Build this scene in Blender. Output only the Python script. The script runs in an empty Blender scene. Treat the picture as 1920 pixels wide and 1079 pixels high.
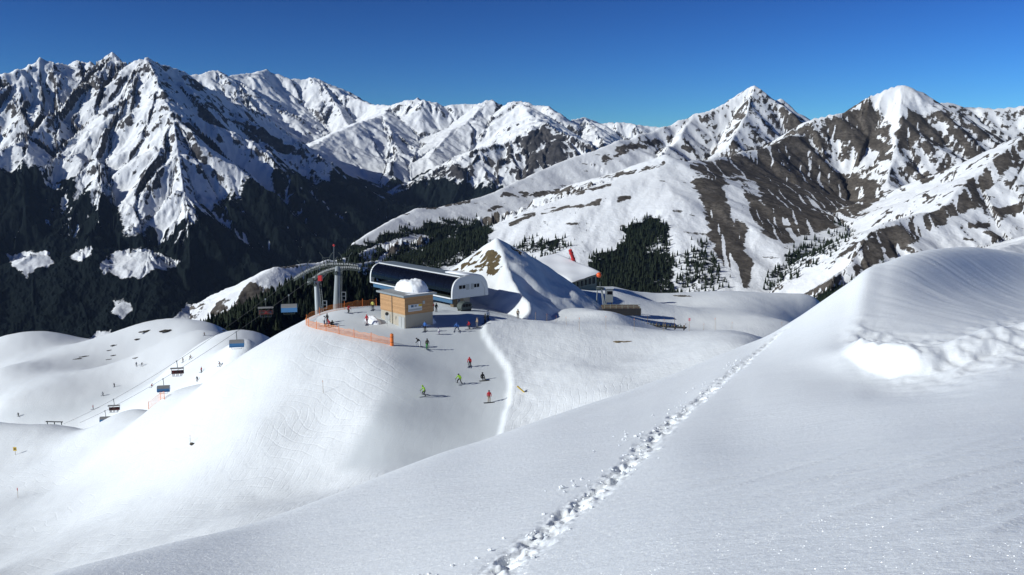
import bpy, bmesh, math, random
import numpy as np
from mathutils import Vector, Matrix
R = math.radians
random.seed(7); rng = np.random.default_rng(11)
scene = bpy.context.scene
C = scene.collection

# ------------------------------------------------------------------ camera, sky, sun, exposure
F, CX, CY, HORIZ = 1663.0, 960.0, 539.5, 290.0          # the photograph's focal length in its own pixels
PITCH = math.atan((CY - HORIZ) / F)
cam_d = bpy.data.cameras.new('camera'); cam = bpy.data.objects.new('camera', cam_d); C.objects.link(cam)
cam_d.sensor_width = 36.0; cam_d.lens = 36.0 * F / 1920.0
cam_d.clip_start = 0.2; cam_d.clip_end = 60000
cam.location = (0, 0, 0); cam.rotation_euler = (R(90) - PITCH, 0, 0)
scene.camera = cam

SUN_EL = R(26.5); SUN_XY = (-0.93, -0.37)              # the sun stands to the left, a little behind the camera
world = bpy.data.worlds.new('World'); scene.world = world; world.use_nodes = True
wn = world.node_tree.nodes; wl = world.node_tree.links
bg = wn['Background']
sky = wn.new('ShaderNodeTexSky'); sky.sky_type = 'NISHITA'; sky.sun_disc = False
sky.sun_elevation = SUN_EL; sky.sun_rotation = math.atan2(SUN_XY[0], SUN_XY[1])
sky.altitude = 2600; sky.air_density = 1.0; sky.dust_density = 0.0; sky.ozone_density = 3.0
# thin, dry winter air: the whole dome a deeper, purer blue than the clear-sky model gives
def _vm(op, a, v):
    n = wn.new('ShaderNodeVectorMath'); n.operation = op; wl.new(a, n.inputs[0]); n.inputs[1].default_value = v; return n.outputs[0]
_c = _vm('MULTIPLY', sky.outputs['Color'], (0.083,) * 3)
_g = wn.new('ShaderNodeGamma'); _g.inputs['Gamma'].default_value = 2.0; wl.new(_c, _g.inputs['Color'])
_c = _vm('MINIMUM', _g.outputs[0], (0.30, 0.45, 0.75))
_c = _vm('MULTIPLY', _c, (5.6, 10.7, 14.6))
wl.new(_c, bg.inputs['Color']); bg.inputs['Strength'].default_value = 0.1

sun_d = bpy.data.lights.new('sun', 'SUN'); sun = bpy.data.objects.new('sun', sun_d); C.objects.link(sun)
sun_d.energy = 3.7; sun_d.angle = R(0.53); sun_d.color = (0.965, 0.985, 0.945)
sv = Vector((SUN_XY[0] * math.cos(SUN_EL), SUN_XY[1] * math.cos(SUN_EL), math.sin(SUN_EL)))
sun.rotation_euler = sv.to_track_quat('Z', 'Y').to_euler()

scene.view_settings.view_transform = 'Standard'; scene.view_settings.look = 'None'
scene.view_settings.exposure = 0.31; scene.view_settings.gamma = 1.0
scene.render.engine = 'CYCLES'
scene.cycles.max_bounces = 5; scene.cycles.diffuse_bounces = 2

# ------------------------------------------------------------------ helpers: projection, noise, interpolation
SP, CP = math.sin(PITCH), math.cos(PITCH)
def unproj(px, py, r):
    px = np.asarray(px, float); py = np.asarray(py, float); r = np.asarray(r, float)
    dx = (px - CX) / F; v = -(py - CY) / F
    dy = CP + v * SP; dz = -SP + v * CP
    h = np.hypot(dx, dy)
    return np.stack([dx * r / h, dy * r / h, dz * r / h], -1)
def proj(x, y, z):
    f = y * CP - z * SP; u = y * SP + z * CP
    f = np.where(f < 0.05, 0.05, f)
    return CX + F * x / f, CY - F * u / f
def az_of(px):                                           # azimuth of a picture column, measured at the horizon row
    return math.atan2((px - CX) / F, CP + (CY - HORIZ) / F * SP)

_tab = rng.permutation(512); _tab = np.concatenate([_tab, _tab, _tab])
_ga = rng.random(512) * 2 * np.pi; _gx = np.cos(_ga); _gy = np.sin(_ga)
_r1 = rng.random(512); _r2 = rng.random(512)
def _h(ix, iy, s): return _tab[(_tab[(ix + s * 37) & 511] + iy) & 511]
def perlin(x, y, s=0):
    ix = np.floor(x).astype(np.int64); iy = np.floor(y).astype(np.int64)
    fx = x - ix; fy = y - iy
    u = fx * fx * fx * (fx * (fx * 6 - 15) + 10); v = fy * fy * fy * (fy * (fy * 6 - 15) + 10)
    def g(a, b, dx, dy):
        h = _h(ix + a, iy + b, s); return _gx[h] * dx + _gy[h] * dy
    a = g(0, 0, fx, fy); b = g(1, 0, fx - 1, fy); c = g(0, 1, fx, fy - 1); d = g(1, 1, fx - 1, fy - 1)
    return (a + u * (b - a) + v * (c - a + u * (a - b - c + d))) * 1.5
def fbm(x, y, o=4, s=0, g=0.5):
    t = 0; a = 1.0; n = 0
    for i in range(o):
        t = t + a * perlin(x * 2 ** i + 17.3 * i, y * 2 ** i - 9.1 * i, s + i); n += a; a *= g
    return t / n
def ridged(x, y, o=4, s=0):
    t = 0; a = 1.0; n = 0
    for i in range(o):
        t = t + a * (1 - 2 * np.abs(perlin(x * 2 ** i + 5.7 * i, y * 2 ** i + 3.3 * i, s + i))); n += a; a *= 0.5
    return t / n
def gully(x, y, dx, dy, s=0):
    """stripes that run along (dx, dy), cell by cell: the look of gullies and ribs on a slope. returns cos, sin"""
    ix = np.floor(x).astype(np.int64); iy = np.floor(y).astype(np.int64)
    fx = x - ix; fy = y - iy
    sc = 0; ss = 0; sw = 1e-6
    for a in (-1, 0, 1):
        for b in (-1, 0, 1):
            h = _h(ix + a, iy + b, s)
            qx = fx - a - _r1[h]; qy = fy - b - _r2[h]
            d2 = qx * qx + qy * qy
            w = np.maximum(0, 1.6 - d2) ** 3
            ph = 2 * np.pi * (-qx * dy + qy * dx) * 1.0 + 6.28 * _r1[(h * 7 + 3) & 511]
            sc = sc + w * np.cos(ph); ss = ss + w * np.sin(ph); sw = sw + w
    return sc / sw * 1.6, ss / sw * 1.6
def sstep(a, b, x):
    t = np.clip((x - a) / (b - a), 0, 1); return t * t * (3 - 2 * t)
def lerp1(xs, ys, x): return np.interp(x, xs, ys)
def smooth_interp(xs, ys, x):                            # monotone cubic (pchip) through the knots
    xs = np.asarray(xs, float); ys = np.asarray(ys, float)
    h = np.diff(xs); dl = np.diff(ys) / h
    m = np.zeros_like(ys)
    for k in range(1, len(xs) - 1):
        if dl[k - 1] * dl[k] > 0:
            w1 = 2 * h[k] + h[k - 1]; w2 = h[k] + 2 * h[k - 1]
            m[k] = (w1 + w2) / (w1 / dl[k - 1] + w2 / dl[k])
    m[0] = dl[0]; m[-1] = dl[-1]
    k = np.clip(np.searchsorted(xs, x) - 1, 0, len(xs) - 2)
    t = np.clip((x - xs[k]) / h[k], -0.5, 1.5)
    return ((2 * t ** 3 - 3 * t ** 2 + 1) * ys[k] + (t ** 3 - 2 * t ** 2 + t) * h[k] * m[k]
            + (-2 * t ** 3 + 3 * t ** 2) * ys[k + 1] + (t ** 3 - t ** 2) * h[k] * m[k + 1])
def poly_mask(px, py, pts, soft=6.0):
    """1 inside the polygon, falling to 0 over `soft` pixels outside"""
    ins = np.zeros(px.shape, bool); dmin = np.full(px.shape, 1e9)
    n = len(pts)
    for i in range(n):
        x0, y0 = pts[i]; x1, y1 = pts[(i + 1) % n]
        if y0 != y1:
            c = ((y0 > py) != (y1 > py)) & (px < (x1 - x0) * (py - y0) / (y1 - y0) + x0)
            ins ^= c
        dx, dy = x1 - x0, y1 - y0
        t = np.clip(((px - x0) * dx + (py - y0) * dy) / (dx * dx + dy * dy + 1e-9), 0, 1)
        dmin = np.minimum(dmin, np.hypot(px - x0 - t * dx, py - y0 - t * dy))
    sd = np.where(ins, dmin, -dmin)
    return sstep(-soft, soft, sd)
def line_dist(px, py, pts):
    d = np.full(px.shape, 1e9)
    for (x0, y0), (x1, y1) in zip(pts[:-1], pts[1:]):
        dx, dy = x1 - x0, y1 - y0
        t = np.clip(((px - x0) * dx + (py - y0) * dy) / (dx * dx + dy * dy + 1e-9), 0, 1)
        d = np.minimum(d, np.hypot(px - x0 - t * dx, py - y0 - t * dy))
    return d

def new_mesh_obj(name, verts, faces, mat=None, smooth=False, parent=None):
    me = bpy.data.meshes.new(name); me.from_pydata([tuple(v) for v in verts], [], faces); me.update()
    if smooth: me.polygons.foreach_set('use_smooth', [True] * len(me.polygons))
    o = bpy.data.objects.new(name, me); C.objects.link(o)
    if mat: me.materials.append(mat)
    if parent: o.parent = parent
    return o
def grid_obj(name, X, Y, Z, mat, attrs=None):
    """one terrain sheet from a grid of points, rows run away from the viewer"""
    nr, nc = X.shape
    me = bpy.data.meshes.new(name)
    nv = nr * nc; nf = (nr - 1) * (nc - 1)
    me.vertices.add(nv); me.vertices.foreach_set('co', np.stack([X, Y, Z], -1).astype(np.float32).ravel())
    idx = np.arange(nv).reshape(nr, nc)
    q = np.stack([idx[:-1, :-1], idx[:-1, 1:], idx[1:, 1:], idx[1:, :-1]], -1).reshape(-1)
    me.loops.add(nf * 4); me.loops.foreach_set('vertex_index', q.astype(np.int32))
    me.polygons.add(nf)
    me.polygons.foreach_set('loop_start', (np.arange(nf) * 4).astype(np.int32))
    me.polygons.foreach_set('use_smooth', np.ones(nf, bool))
    for k, v in (attrs or {}).items():
        at = me.attributes.new(k, 'FLOAT', 'POINT'); at.data.foreach_set('value', v.astype(np.float32).ravel())
    me.update(calc_edges=True)
    me.materials.append(mat)
    o = bpy.data.objects.new(name, me); C.objects.link(o); o['kind'] = 'structure'
    return o

# ------------------------------------------------------------------ materials
def new_mat(name):
    m = bpy.data.materials.new(name); m.use_nodes = True
    nt = m.node_tree; return m, nt, nt.nodes['Principled BSDF']
def nn(nt, t, **kw):
    n = nt.nodes.new(t)
    for k, v in kw.items():
        if k.startswith('i_'): n.inputs[k[2:].replace('_', ' ')].default_value = v
        else: setattr(n, k, v)
    return n
def math_n(nt, op, a, b=None, clamp=False):
    n = nt.nodes.new('ShaderNodeMath'); n.operation = op; n.use_clamp = clamp
    for i, v in enumerate((a, b)):
        if v is None: continue
        if isinstance(v, (int, float)): n.inputs[i].default_value = v
        else: nt.links.new(v, n.inputs[i])
    return n.outputs[0]
def mapr(nt, v, a, b, c=0.0, d=1.0):
    n = nt.nodes.new('ShaderNodeMapRange'); nt.links.new(v, n.inputs['Value'])
    for k, x in zip(('From Min', 'From Max', 'To Min', 'To Max'), (a, b, c, d)): n.inputs[k].default_value = x
    n.interpolation_type = 'SMOOTHSTEP'
    return n.outputs[0]
def mixc(nt, f, a, b):
    n = nt.nodes.new('ShaderNodeMix'); n.data_type = 'RGBA'
    if isinstance(f, (int, float)): n.inputs[0].default_value = f
    else: nt.links.new(f, n.inputs[0])
    for s, v in ((6, a), (7, b)):
        if isinstance(v, tuple): n.inputs[s].default_value = (*v[:3], 1)
        else: nt.links.new(v, n.inputs[s])
    return n.outputs[2]
def noise(nt, scale, detail=4, vec=None, rough=0.55):
    n = nt.nodes.new('ShaderNodeTexNoise'); n.inputs['Scale'].default_value = scale
    n.inputs['Detail'].default_value = detail; n.inputs['Roughness'].default_value = rough
    if vec is not None: nt.links.new(vec, n.inputs['Vector'])
    return n.outputs['Fac']
def position(nt):
    return nt.nodes.new('ShaderNodeNewGeometry').outputs['Position']
def attr(nt, name):
    n = nt.nodes.new('ShaderNodeAttribute'); n.attribute_name = name; return n.outputs['Fac']
def scaled(nt, vec, s, rot=0.0):
    n = nt.nodes.new('ShaderNodeMapping'); n.inputs['Scale'].default_value = s
    n.inputs['Rotation'].default_value = (0, 0, rot)
    nt.links.new(vec, n.inputs['Vector']); return n.outputs[0]
def bump(nt, h, dist, strength=1.0):
    n = nt.nodes.new('ShaderNodeBump'); n.inputs['Distance'].default_value = dist
    n.inputs['Strength'].default_value = strength
    nt.links.new(h, n.inputs['Height']); return n.outputs[0]
def plain(name, col, rough=0.6, metal=0.0, vary=0.12, scale=3.0):
    """a paint, cloth or metal with slight wear in its tone"""
    m, nt, b = new_mat(name)
    f = noise(nt, scale, 5)
    lo = tuple(c * (1 - vary) for c in col); hi = tuple(min(1, c * (1 + vary)) for c in col)
    nt.links.new(mixc(nt, f, lo, hi), b.inputs['Base Color'])
    b.inputs['Roughness'].default_value = rough; b.inputs['Metallic'].default_value = metal
    return m

def mountain_mat(name, fine, rock_a, rock_b, forest=(0.005, 0.0075, 0.0075)):
    m, nt, b = new_mat(name)
    P = position(nt)
    n1 = noise(nt, fine, 5, P, 0.65); n2 = noise(nt, fine * 0.23, 4, P)
    rk = math_n(nt, 'ADD', attr(nt, 'rock'), math_n(nt, 'MULTIPLY', math_n(nt, 'SUBTRACT', n1, 0.5), 0.9))
    rk = mapr(nt, rk, 0.42, 0.56)
    fo = math_n(nt, 'ADD', attr(nt, 'forest'), math_n(nt, 'MULTIPLY', math_n(nt, 'SUBTRACT', n1, 0.5), 0.9))
    fo = mapr(nt, fo, 0.42, 0.58)
    rc = mixc(nt, mapr(nt, n2, 0.35, 0.65), rock_a, rock_b)
    rc = mixc(nt, mapr(nt, n1, 0.3, 0.75), rc, tuple(c * 0.55 for c in rock_a))
    sn = mixc(nt, n2, (0.80, 0.82, 0.85), (0.88, 0.89, 0.90))
    col = mixc(nt, rk, sn, rc)
    fc = mixc(nt, n2, forest, tuple(c * 1.8 for c in forest))
    col = mixc(nt, fo, col, fc)
    nt.links.new(col, b.inputs['Base Color'])
    b.inputs['Roughness'].default_value = 0.85
    b.inputs['Specular IOR Level'].default_value = 0.02
    nt.links.new(bump(nt, n1, 0.35 / fine, 0.55), b.inputs['Normal'])
    return m

def snow_mat(name, kind):
    m, nt, b = new_mat(name)
    P = position(nt)
    b.inputs['Roughness'].default_value = 0.7
    b.inputs['Specular IOR Level'].default_value = 0.2
    if kind == 'near':
        big = noise(nt, 0.03, 4, P)
        g = attr(nt, 'groomed')
        c = mixc(nt, big, (0.77, 0.80, 0.82), (0.84, 0.86, 0.87))
        c = mixc(nt, g, c, (0.66, 0.695, 0.715))
        d = mapr(nt, math_n(nt, 'ADD', attr(nt, 'bare'), math_n(nt, 'MULTIPLY', math_n(nt, 'SUBTRACT', noise(nt, 0.9, 6, P, 0.7), 0.5), 1.1)), 0.5, 0.6)
        dirt = mixc(nt, noise(nt, 1.7, 5, P), (0.045, 0.032, 0.018), (0.16, 0.12, 0.06))
        nt.links.new(mixc(nt, d, c, dirt), b.inputs['Base Color'])
        # ski tracks and chopped snow: fine relief in two directions
        t1 = noise(nt, 1.0, 4, scaled(nt, P, (0.25, 1.6, 1), 0.5), 0.6)
        t2 = noise(nt, 1.0, 4, scaled(nt, P, (1.9, 0.3, 1), 0.35), 0.6)
        t3 = noise(nt, 1.6, 5, P, 0.7)
        h = math_n(nt, 'ADD', math_n(nt, 'ADD', t1, t2), t3)
        for ang, sc_, ds_ in ((0.9, 0.23, 9.0), (2.3, 0.15, 16.0), (0.15, 0.31, 12.0)):
            wv = nt.nodes.new('ShaderNodeTexWave'); wv.inputs['Scale'].default_value = sc_; wv.inputs['Distortion'].default_value = ds_
            wv.inputs['Detail'].default_value = 2.5; wv.inputs['Detail Scale'].default_value = 0.35
            nt.links.new(scaled(nt, P, (1, 1, 0.3), ang), wv.inputs['Vector'])
            ln = mapr(nt, wv.outputs['Fac'], 0.93, 1.0)
            ln = math_n(nt, 'MULTIPLY', ln, mapr(nt, noise(nt, 0.045, 2, scaled(nt, P, (1, 1, 1), ang + 1)), 0.42, 0.6))
            h = math_n(nt, 'SUBTRACT', h, math_n(nt, 'MULTIPLY', ln, 0.32))
        amp = math_n(nt, 'ADD', math_n(nt, 'MULTIPLY', attr(nt, 'rough'), 0.9), 0.25)
        bn = nt.nodes.new('ShaderNodeBump'); bn.inputs['Distance'].default_value = 0.045
        nt.links.new(amp, bn.inputs['Strength']); nt.links.new(h, bn.inputs['Height'])
        nt.links.new(bn.outputs[0], b.inputs['Normal'])
    else:
        big = noise(nt, 0.25, 4, P)
        nt.links.new(mixc(nt, big, (0.84, 0.875, 0.90), (0.88, 0.905, 0.92)), b.inputs['Base Color'])
        w1 = noise(nt, 1.0, 5, scaled(nt, P, (0.9, 3.2, 1), R(-33)), 0.65)
        w2 = noise(nt, 9.0, 4, P, 0.7)
        h = math_n(nt, 'ADD', w1, math_n(nt, 'MULTIPLY', w2, 0.55))
        nb = bump(nt, h, 0.05, 0.55)
        nt.links.new(nb, b.inputs['Normal'])
        # single crystals that face the light: tiny cells with a normal of their own and a glossy face
        vo = nt.nodes.new('ShaderNodeTexVoronoi'); vo.inputs['Scale'].default_value = 75.0
        nt.links.new(P, vo.inputs['Vector'])
        wn_ = nt.nodes.new('ShaderNodeTexWhiteNoise'); nt.links.new(vo.outputs['Position'], wn_.inputs['Vector'])
        sel = math_n(nt, 'GREATER_THAN', wn_.outputs['Value'], 0.1)
        near = math_n(nt, 'LESS_THAN', vo.outputs['Distance'], 0.42)
        sel = math_n(nt, 'MULTIPLY', sel, near)
        vm = nt.nodes.new('ShaderNodeVectorMath'); vm.operation = 'MULTIPLY_ADD'
        nt.links.new(wn_.outputs['Color'], vm.inputs[0]); vm.inputs[1].default_value = (2, 2, 1.2); vm.inputs[2].default_value = (-1, -1, 0)
        nz = nt.nodes.new('ShaderNodeVectorMath'); nz.operation = 'NORMALIZE'; nt.links.new(vm.outputs[0], nz.inputs[0])
        gl = nt.nodes.new('ShaderNodeBsdfGlossy'); gl.inputs['Roughness'].default_value = 0.32
        nt.links.new(nz.outputs[0], gl.inputs['Normal'])
        gl_c = mixc(nt, sel, (0, 0, 0), (0.2, 0.2, 0.2)); nt.links.new(gl_c, gl.inputs['Color'])
        mx = nt.nodes.new('ShaderNodeAddShader')
        nt.links.new(b.outputs[0], mx.inputs[0]); nt.links.new(gl.outputs[0], mx.inputs[1])
        nt.links.new(mx.outputs[0], nt.nodes['Material Output'].inputs['Surface'])
    return m

# ------------------------------------------------------------------ far terrain: ridge lines carry slopes, gullies are cut along the fall line
TERRAIN = {}
def ridge_layer(name, pxr, rr, rows, cols, ridges, mat, floor=-1300.0, k=45.0, gul=(), crest_jag=0.0, masks=None, seed=0, cut=None):
    """ridges: list of (nodes [(px, py, km)...], slope, reach_m, roughness)"""
    az = np.linspace(az_of(pxr[0]), az_of(pxr[1]), cols)
    r = np.exp(np.linspace(math.log(rr[0]), math.log(rr[1]), rows)) * 1000
    A, Rr = np.meshgrid(az, r); X = Rr * np.sin(A); Y = Rr * np.cos(A)
    warp = fbm(X / 700, Y / 700, 3, seed + 50) * 90; warp2 = fbm(X / 700 + 40, Y / 700, 3, seed + 60) * 90
    hs = []; ds = []; ro = []
    for nodes, slope, reach, rough, *ek in ridges:
        endk = ek[0] if ek else 0.0; left_k = ek[1] if len(ek) > 1 else 1.0; right_k = ek[2] if len(ek) > 2 else 1.0
        P = np.array([unproj(a, b, c * 1000) for a, b, c in nodes])
        best = np.full(X.shape, -1e9); bd = np.full(X.shape, 1e9)
        for i_, (p, q) in enumerate(zip(P[:-1], P[1:])):
            dx, dy = q[0] - p[0], q[1] - p[1]
            tt = ((X - p[0]) * dx + (Y - p[1]) * dy) / (dx * dx + dy * dy); t = np.clip(tt, 0, 1)
            d0 = np.hypot(X - p[0] - t * dx, Y - p[1] - t * dy)
            wgt = d0 / (d0 + 200)
            d = np.hypot(X + warp * wgt - p[0] - t * dx, Y + warp2 * wgt - p[1] - t * dy)
            if endk: d = d + np.maximum(0, -tt) * math.hypot(dx, dy) * endk
            crs = (dx * (Y - p[1]) - dy * (X - p[0])) / math.hypot(dx, dy); sk = np.where(crs > 0, left_k, right_k)
            sk = 1 + (sk - 1) * sstep(0, 60, np.abs(crs)) if (left_k != 1 or right_k != 1) else 1.0
            h = p[2] + t * (q[2] - p[2]) - slope * sk * reach * np.log1p(d / reach)
            bd = np.where(h > best, d0, bd); best = np.maximum(best, h)
        hs.append(best); ds.append(bd); ro.append(rough)
    H = np.stack(hs); mx = H.max(0); W = np.exp((H - mx) / k); ws = W.sum(0)
    Z = mx + k * np.log(ws) - k * np.log(np.maximum(ws, 1)) * 0.75
    rough = (W * np.array(ro)[:, None, None]).sum(0) / ws
    D = (W * np.stack(ds)).sum(0) / ws
    if cut is not None: Z = Z - cut(A, Rr)
    Z = np.maximum(Z, floor + 0.12 * (Z - floor))
    dr = np.gradient(r)[:, None]; da = np.gradient(az)[None, :]
    def grad(Zz):
        zr = np.gradient(Zz, axis=0) / dr; za = np.gradient(Zz, axis=1) / (da * Rr)
        return zr * np.sin(A) + za * np.cos(A), zr * np.cos(A) - za * np.sin(A)
    fade = D / (D + 90)
    gsum = np.zeros_like(Z)
    for i, (L, amp) in enumerate(gul):
        gx, gy = grad(Z); gm = np.hypot(gx, gy) + 1e-5
        c, s = gully(X / L, Y / L, gx / gm, gy / gm, seed + i)
        f = np.minimum(1, gm / 0.6) * fade * rough
        jag = ridged(X / L * 1.3, Y / L * 1.3, 2, seed + 20 + i)
        dz = L * amp * f * (0.75 * c + 0.4 * jag)
        Z = Z + dz; gsum = gsum + (0.75 * c + 0.4 * jag) * (0.8 ** i)
    if crest_jag:
        Z = Z + crest_jag * rough * (ridged(X / 170, Y / 170, 4, seed + 33) - 0.25) * np.exp(-D / 350)
    gx, gy = grad(Z); slope = np.degrees(np.arctan(np.hypot(gx, gy)))
    px, py = proj(X, Y, Z)
    n = dict(X=X, Y=Y, Z=Z, px=px, py=py, slope=slope, g=gsum, D=D, az=az, r=r, seed=seed, gx=gx, gy=gy, rough=rough)
    attrs = masks(n)
    if 'lift' in attrs: n['Z'] = Z = Z + attrs.pop('lift')
    TERRAIN[name] = n; n.update(attrs)
    return grid_obj(name, X, Y, Z, mat, attrs)

ROCK_BROWN = ((0.095, 0.083, 0.071), (0.165, 0.146, 0.127))
ROCK_GREY = ((0.065, 0.062, 0.062), (0.13, 0.12, 0.115))

# --- the massif on the left across the valley
def left_masks(n):
    X, Y, px, py, sl, g, Z = (n[k] for k in ('X', 'Y', 'px', 'py', 'slope', 'g', 'Z'))
    nz = fbm(X / 160, Y / 160, 4, 3); nb = fbm(X / 600, Y / 600, 3, 9)
    rock = sstep(40, 64, sl + 9 * nz + 6 * g) * 0.66
    # the tree line sinks in gullies that avalanches keep open
    tl = np.interp(px, [-200, 0, 90, 200, 300, 420, 520, 640, 760], [330, 335, 350, 385, 440, 405, 365, 345, 380])
    f = sstep(-45, 40, py - tl + 60 * nb + 30 * nz + 16 * g)
    f = f * (1 - 0.8 * sstep(0.30, 0.85, -g + 0.5 * nz + 0.25 * fbm(X / 60, Y / 60, 3, 16)) * sstep(470, 440, py - 40 * nb))
    tongue = poly_mask(px, py, [(205, 330), (275, 330), (300, 400), (262, 448), (228, 448), (222, 400)], 16)
    f = f * (1 - 0.9 * tongue * (0.75 + 0.5 * nz))
    for poly in ([(206, 478), (240, 464), (285, 470), (340, 492), (330, 500), (290, 508), (262, 525), (225, 522), (208, 512)],
                 [(15, 476), (85, 474), (97, 490), (70, 505), (50, 520), (20, 505)],
                 [(128, 488), (150, 466), (174, 464), (172, 480), (150, 492)],
                 [(213, 566), (235, 560), (248, 580), (230, 600), (214, 590)],
                 [(320, 600), (340, 582), (357, 568), (370, 582), (360, 604), (335, 612)],
                 [(165, 640), (185, 622), (205, 620), (208, 640)],
                 [(185, 505), (200, 480), (206, 500), (200, 516)]):
        f = f * (1 - poly_mask(px + 14 * nz, py + 9 * fbm(X / 90, Y / 90, 3, 15), poly, 9) * 0.93)
    rock = rock * (1 - f)
    return dict(rock=np.clip(rock, 0, 1), forest=np.clip(f, 0, 1), lift=f * 14 * np.abs(perlin(X / 16, Y / 16, 5)) + f * 10 * perlin(X / 40, Y / 40, 6))
M_left = mountain_mat('left_mountain_rock_and_snow', 0.035, *ROCK_GREY)
ridge_layer('left_mountain', (-170, 800), (3.6, 9.4), 460, 600, [
    ([(-260, 150, 6.9), (-60, 150, 6.9), (0, 140, 6.9), (40, 136, 6.9), (75, 117, 7.0), (100, 126, 7.0), (150, 121, 7.2), (180, 128, 7.1), (215, 106, 7.1), (238, 128, 7.0), (272, 115, 6.9)], 0.84, 3600, 1.0),
    ([(272, 115, 6.9), (300, 122, 7.05), (330, 132, 7.2), (356, 146, 7.35), (371, 160, 7.45), (408, 173, 7.65), (445, 199, 7.8), (493, 213, 8.05), (519, 236, 8.15), (549, 262, 8.3), (567, 284, 8.35), (600, 317, 8.5), (640, 347, 8.6), (700, 385, 8.7), (760, 412, 8.7)], 1.0, 3600, 0.75),
    ([(272, 117, 6.9), (300, 165, 6.45), (325, 226, 6.0), (335, 290, 5.65), (345, 360, 5.3), (352, 430, 5.0), (360, 520, 4.6)], 0.82, 2500, 0.9),
    ([(268, 122, 6.9), (240, 185, 6.5), (205, 250, 6.2), (182, 300, 5.9), (190, 360, 5.5), (180, 440, 5.1)], 0.75, 2500, 1.0),
    ([(215, 108, 7.1), (165, 165, 6.8), (110, 215, 6.5), (50, 262, 6.2), (-30, 310, 5.9)], 0.8, 2000, 1.0),
    ([(75, 118, 7.0), (30, 160, 6.8), (-40, 200, 6.6)], 0.8, 2000, 1.0),
    ([(445, 199, 7.8), (455, 270, 7.2), (470, 340, 6.6), (490, 430, 6.0)], 1.0, 2000, 0.9),
    ([(549, 262, 8.3), (560, 330, 7.6), (580, 410, 6.9), (600, 500, 6.2)], 1.0, 2000, 0.8),
    ([(60, 480, 4.9), (150, 478, 4.9), (280, 478, 4.85), (345, 496, 4.8)], 0.45, 1600, 0.5),
], M_left, floor=-1250, k=40, gul=((620, 0.11), (300, 0.085), (150, 0.065), (75, 0.055), (38, 0.045)), crest_jag=42, masks=left_masks, seed=1)

# --- the high range at the head of the valley
def far_masks(n):
    X, Y, px, py, sl, g = (n[k] for k in ('X', 'Y', 'px', 'py', 'slope', 'g'))
    nz = fbm(X / 260, Y / 260, 4, 13); nb = fbm(X / 900, Y / 900, 3, 19)
    rock = sstep(33, 60, sl + 9 * nz + 5 * g) * 0.62
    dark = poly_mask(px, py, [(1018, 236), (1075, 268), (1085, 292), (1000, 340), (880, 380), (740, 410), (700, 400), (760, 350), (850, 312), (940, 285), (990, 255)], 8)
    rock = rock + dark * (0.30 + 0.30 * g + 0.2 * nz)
    tl = np.interp(px, [500, 600, 680, 750, 850, 960, 1100], [330, 352, 352, 345, 335, 350, 380])
    f = sstep(-14, 22, py - tl + 22 * nb + 12 * nz + 8 * g)
    f = f * (1 - 0.9 * poly_mask(px, py, [(725, 360), (745, 348), (778, 338), (770, 350), (735, 366)], 4))
    return dict(rock=np.clip(rock * (1 - f), 0, 1), forest=np.clip(f, 0, 1), lift=f * 12 * perlin(X / 30, Y / 30, 6))
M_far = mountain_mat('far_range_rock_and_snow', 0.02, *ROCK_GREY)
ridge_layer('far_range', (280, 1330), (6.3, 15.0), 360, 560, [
    ([(300, 150, 12), (356, 142, 12), (380, 140, 12), (402, 133, 12.2), (430, 143, 12.4), (460, 140, 12.6), (480, 138, 12.8), (500, 132, 13), (525, 142, 13), (545, 150, 13), (583, 147, 13), (600, 153, 13), (650, 180, 12.5), (708, 199, 12), (734, 200, 11.5), (779, 186, 11.2), (797, 191, 11), (820, 193, 11), (834, 201, 11), (868, 197, 11), (897, 198, 11), (916, 189, 11), (931, 203, 11), (938, 208, 11), (972, 193, 10.6), (1020, 202, 10.4), (1031, 215, 10.4), (1053, 229, 10.4), (1079, 227, 10.6), (1098, 223, 10.8), (1124, 235, 11), (1153, 231, 11), (1187, 235, 11), (1230, 240, 11), (1330, 240, 11)], 0.62, 4200, 0.8),
    ([(597, 152, 13), (625, 190, 12.2), (655, 235, 11.4), (690, 260, 10.8)], 0.75, 2500, 0.7),
    ([(430, 146, 12.4), (470, 200, 11.4), (510, 235, 10.6), (545, 270, 9.8), (560, 300, 9.0)], 0.7, 2500, 0.9),
    ([(734, 202, 11.5), (716, 219, 10.6), (671, 231, 9.6), (620, 256, 8.9), (575, 280, 8.3), (560, 300, 8.0)], 0.5, 3000, 0.55),
    ([(716, 219, 10.6), (735, 250, 9.6), (740, 290, 8.8), (735, 330, 8.1)], 0.5, 2500, 0.6),
    ([(916, 192, 11), (880, 225, 10.2), (830, 265, 9.3), (800, 300, 8.6)], 0.45, 3000, 0.5),
    ([(972, 196, 10.6), (1000, 220, 9.3), (1018, 235, 8.2), (960, 265, 7.9), (900, 286, 7.7), (850, 312, 7.5), (800, 343, 7.3), (765, 368, 7.2)], 0.62, 2600, 0.9),
    ([(1018, 235, 8.2), (1060, 262, 7.9), (1110, 300, 7.6), (1180, 330, 7.4)], 0.62, 2600, 0.9),
    ([(1098, 225, 10.8), (1120, 255, 9.6), (1130, 275, 8.8)], 0.6, 2500, 0.8),
], M_far, floor=-1250, k=55, gul=((1000, 0.08), (480, 0.085), (230, 0.08), (110, 0.07), (60, 0.06)), crest_jag=40, masks=far_masks, seed=4)

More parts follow.
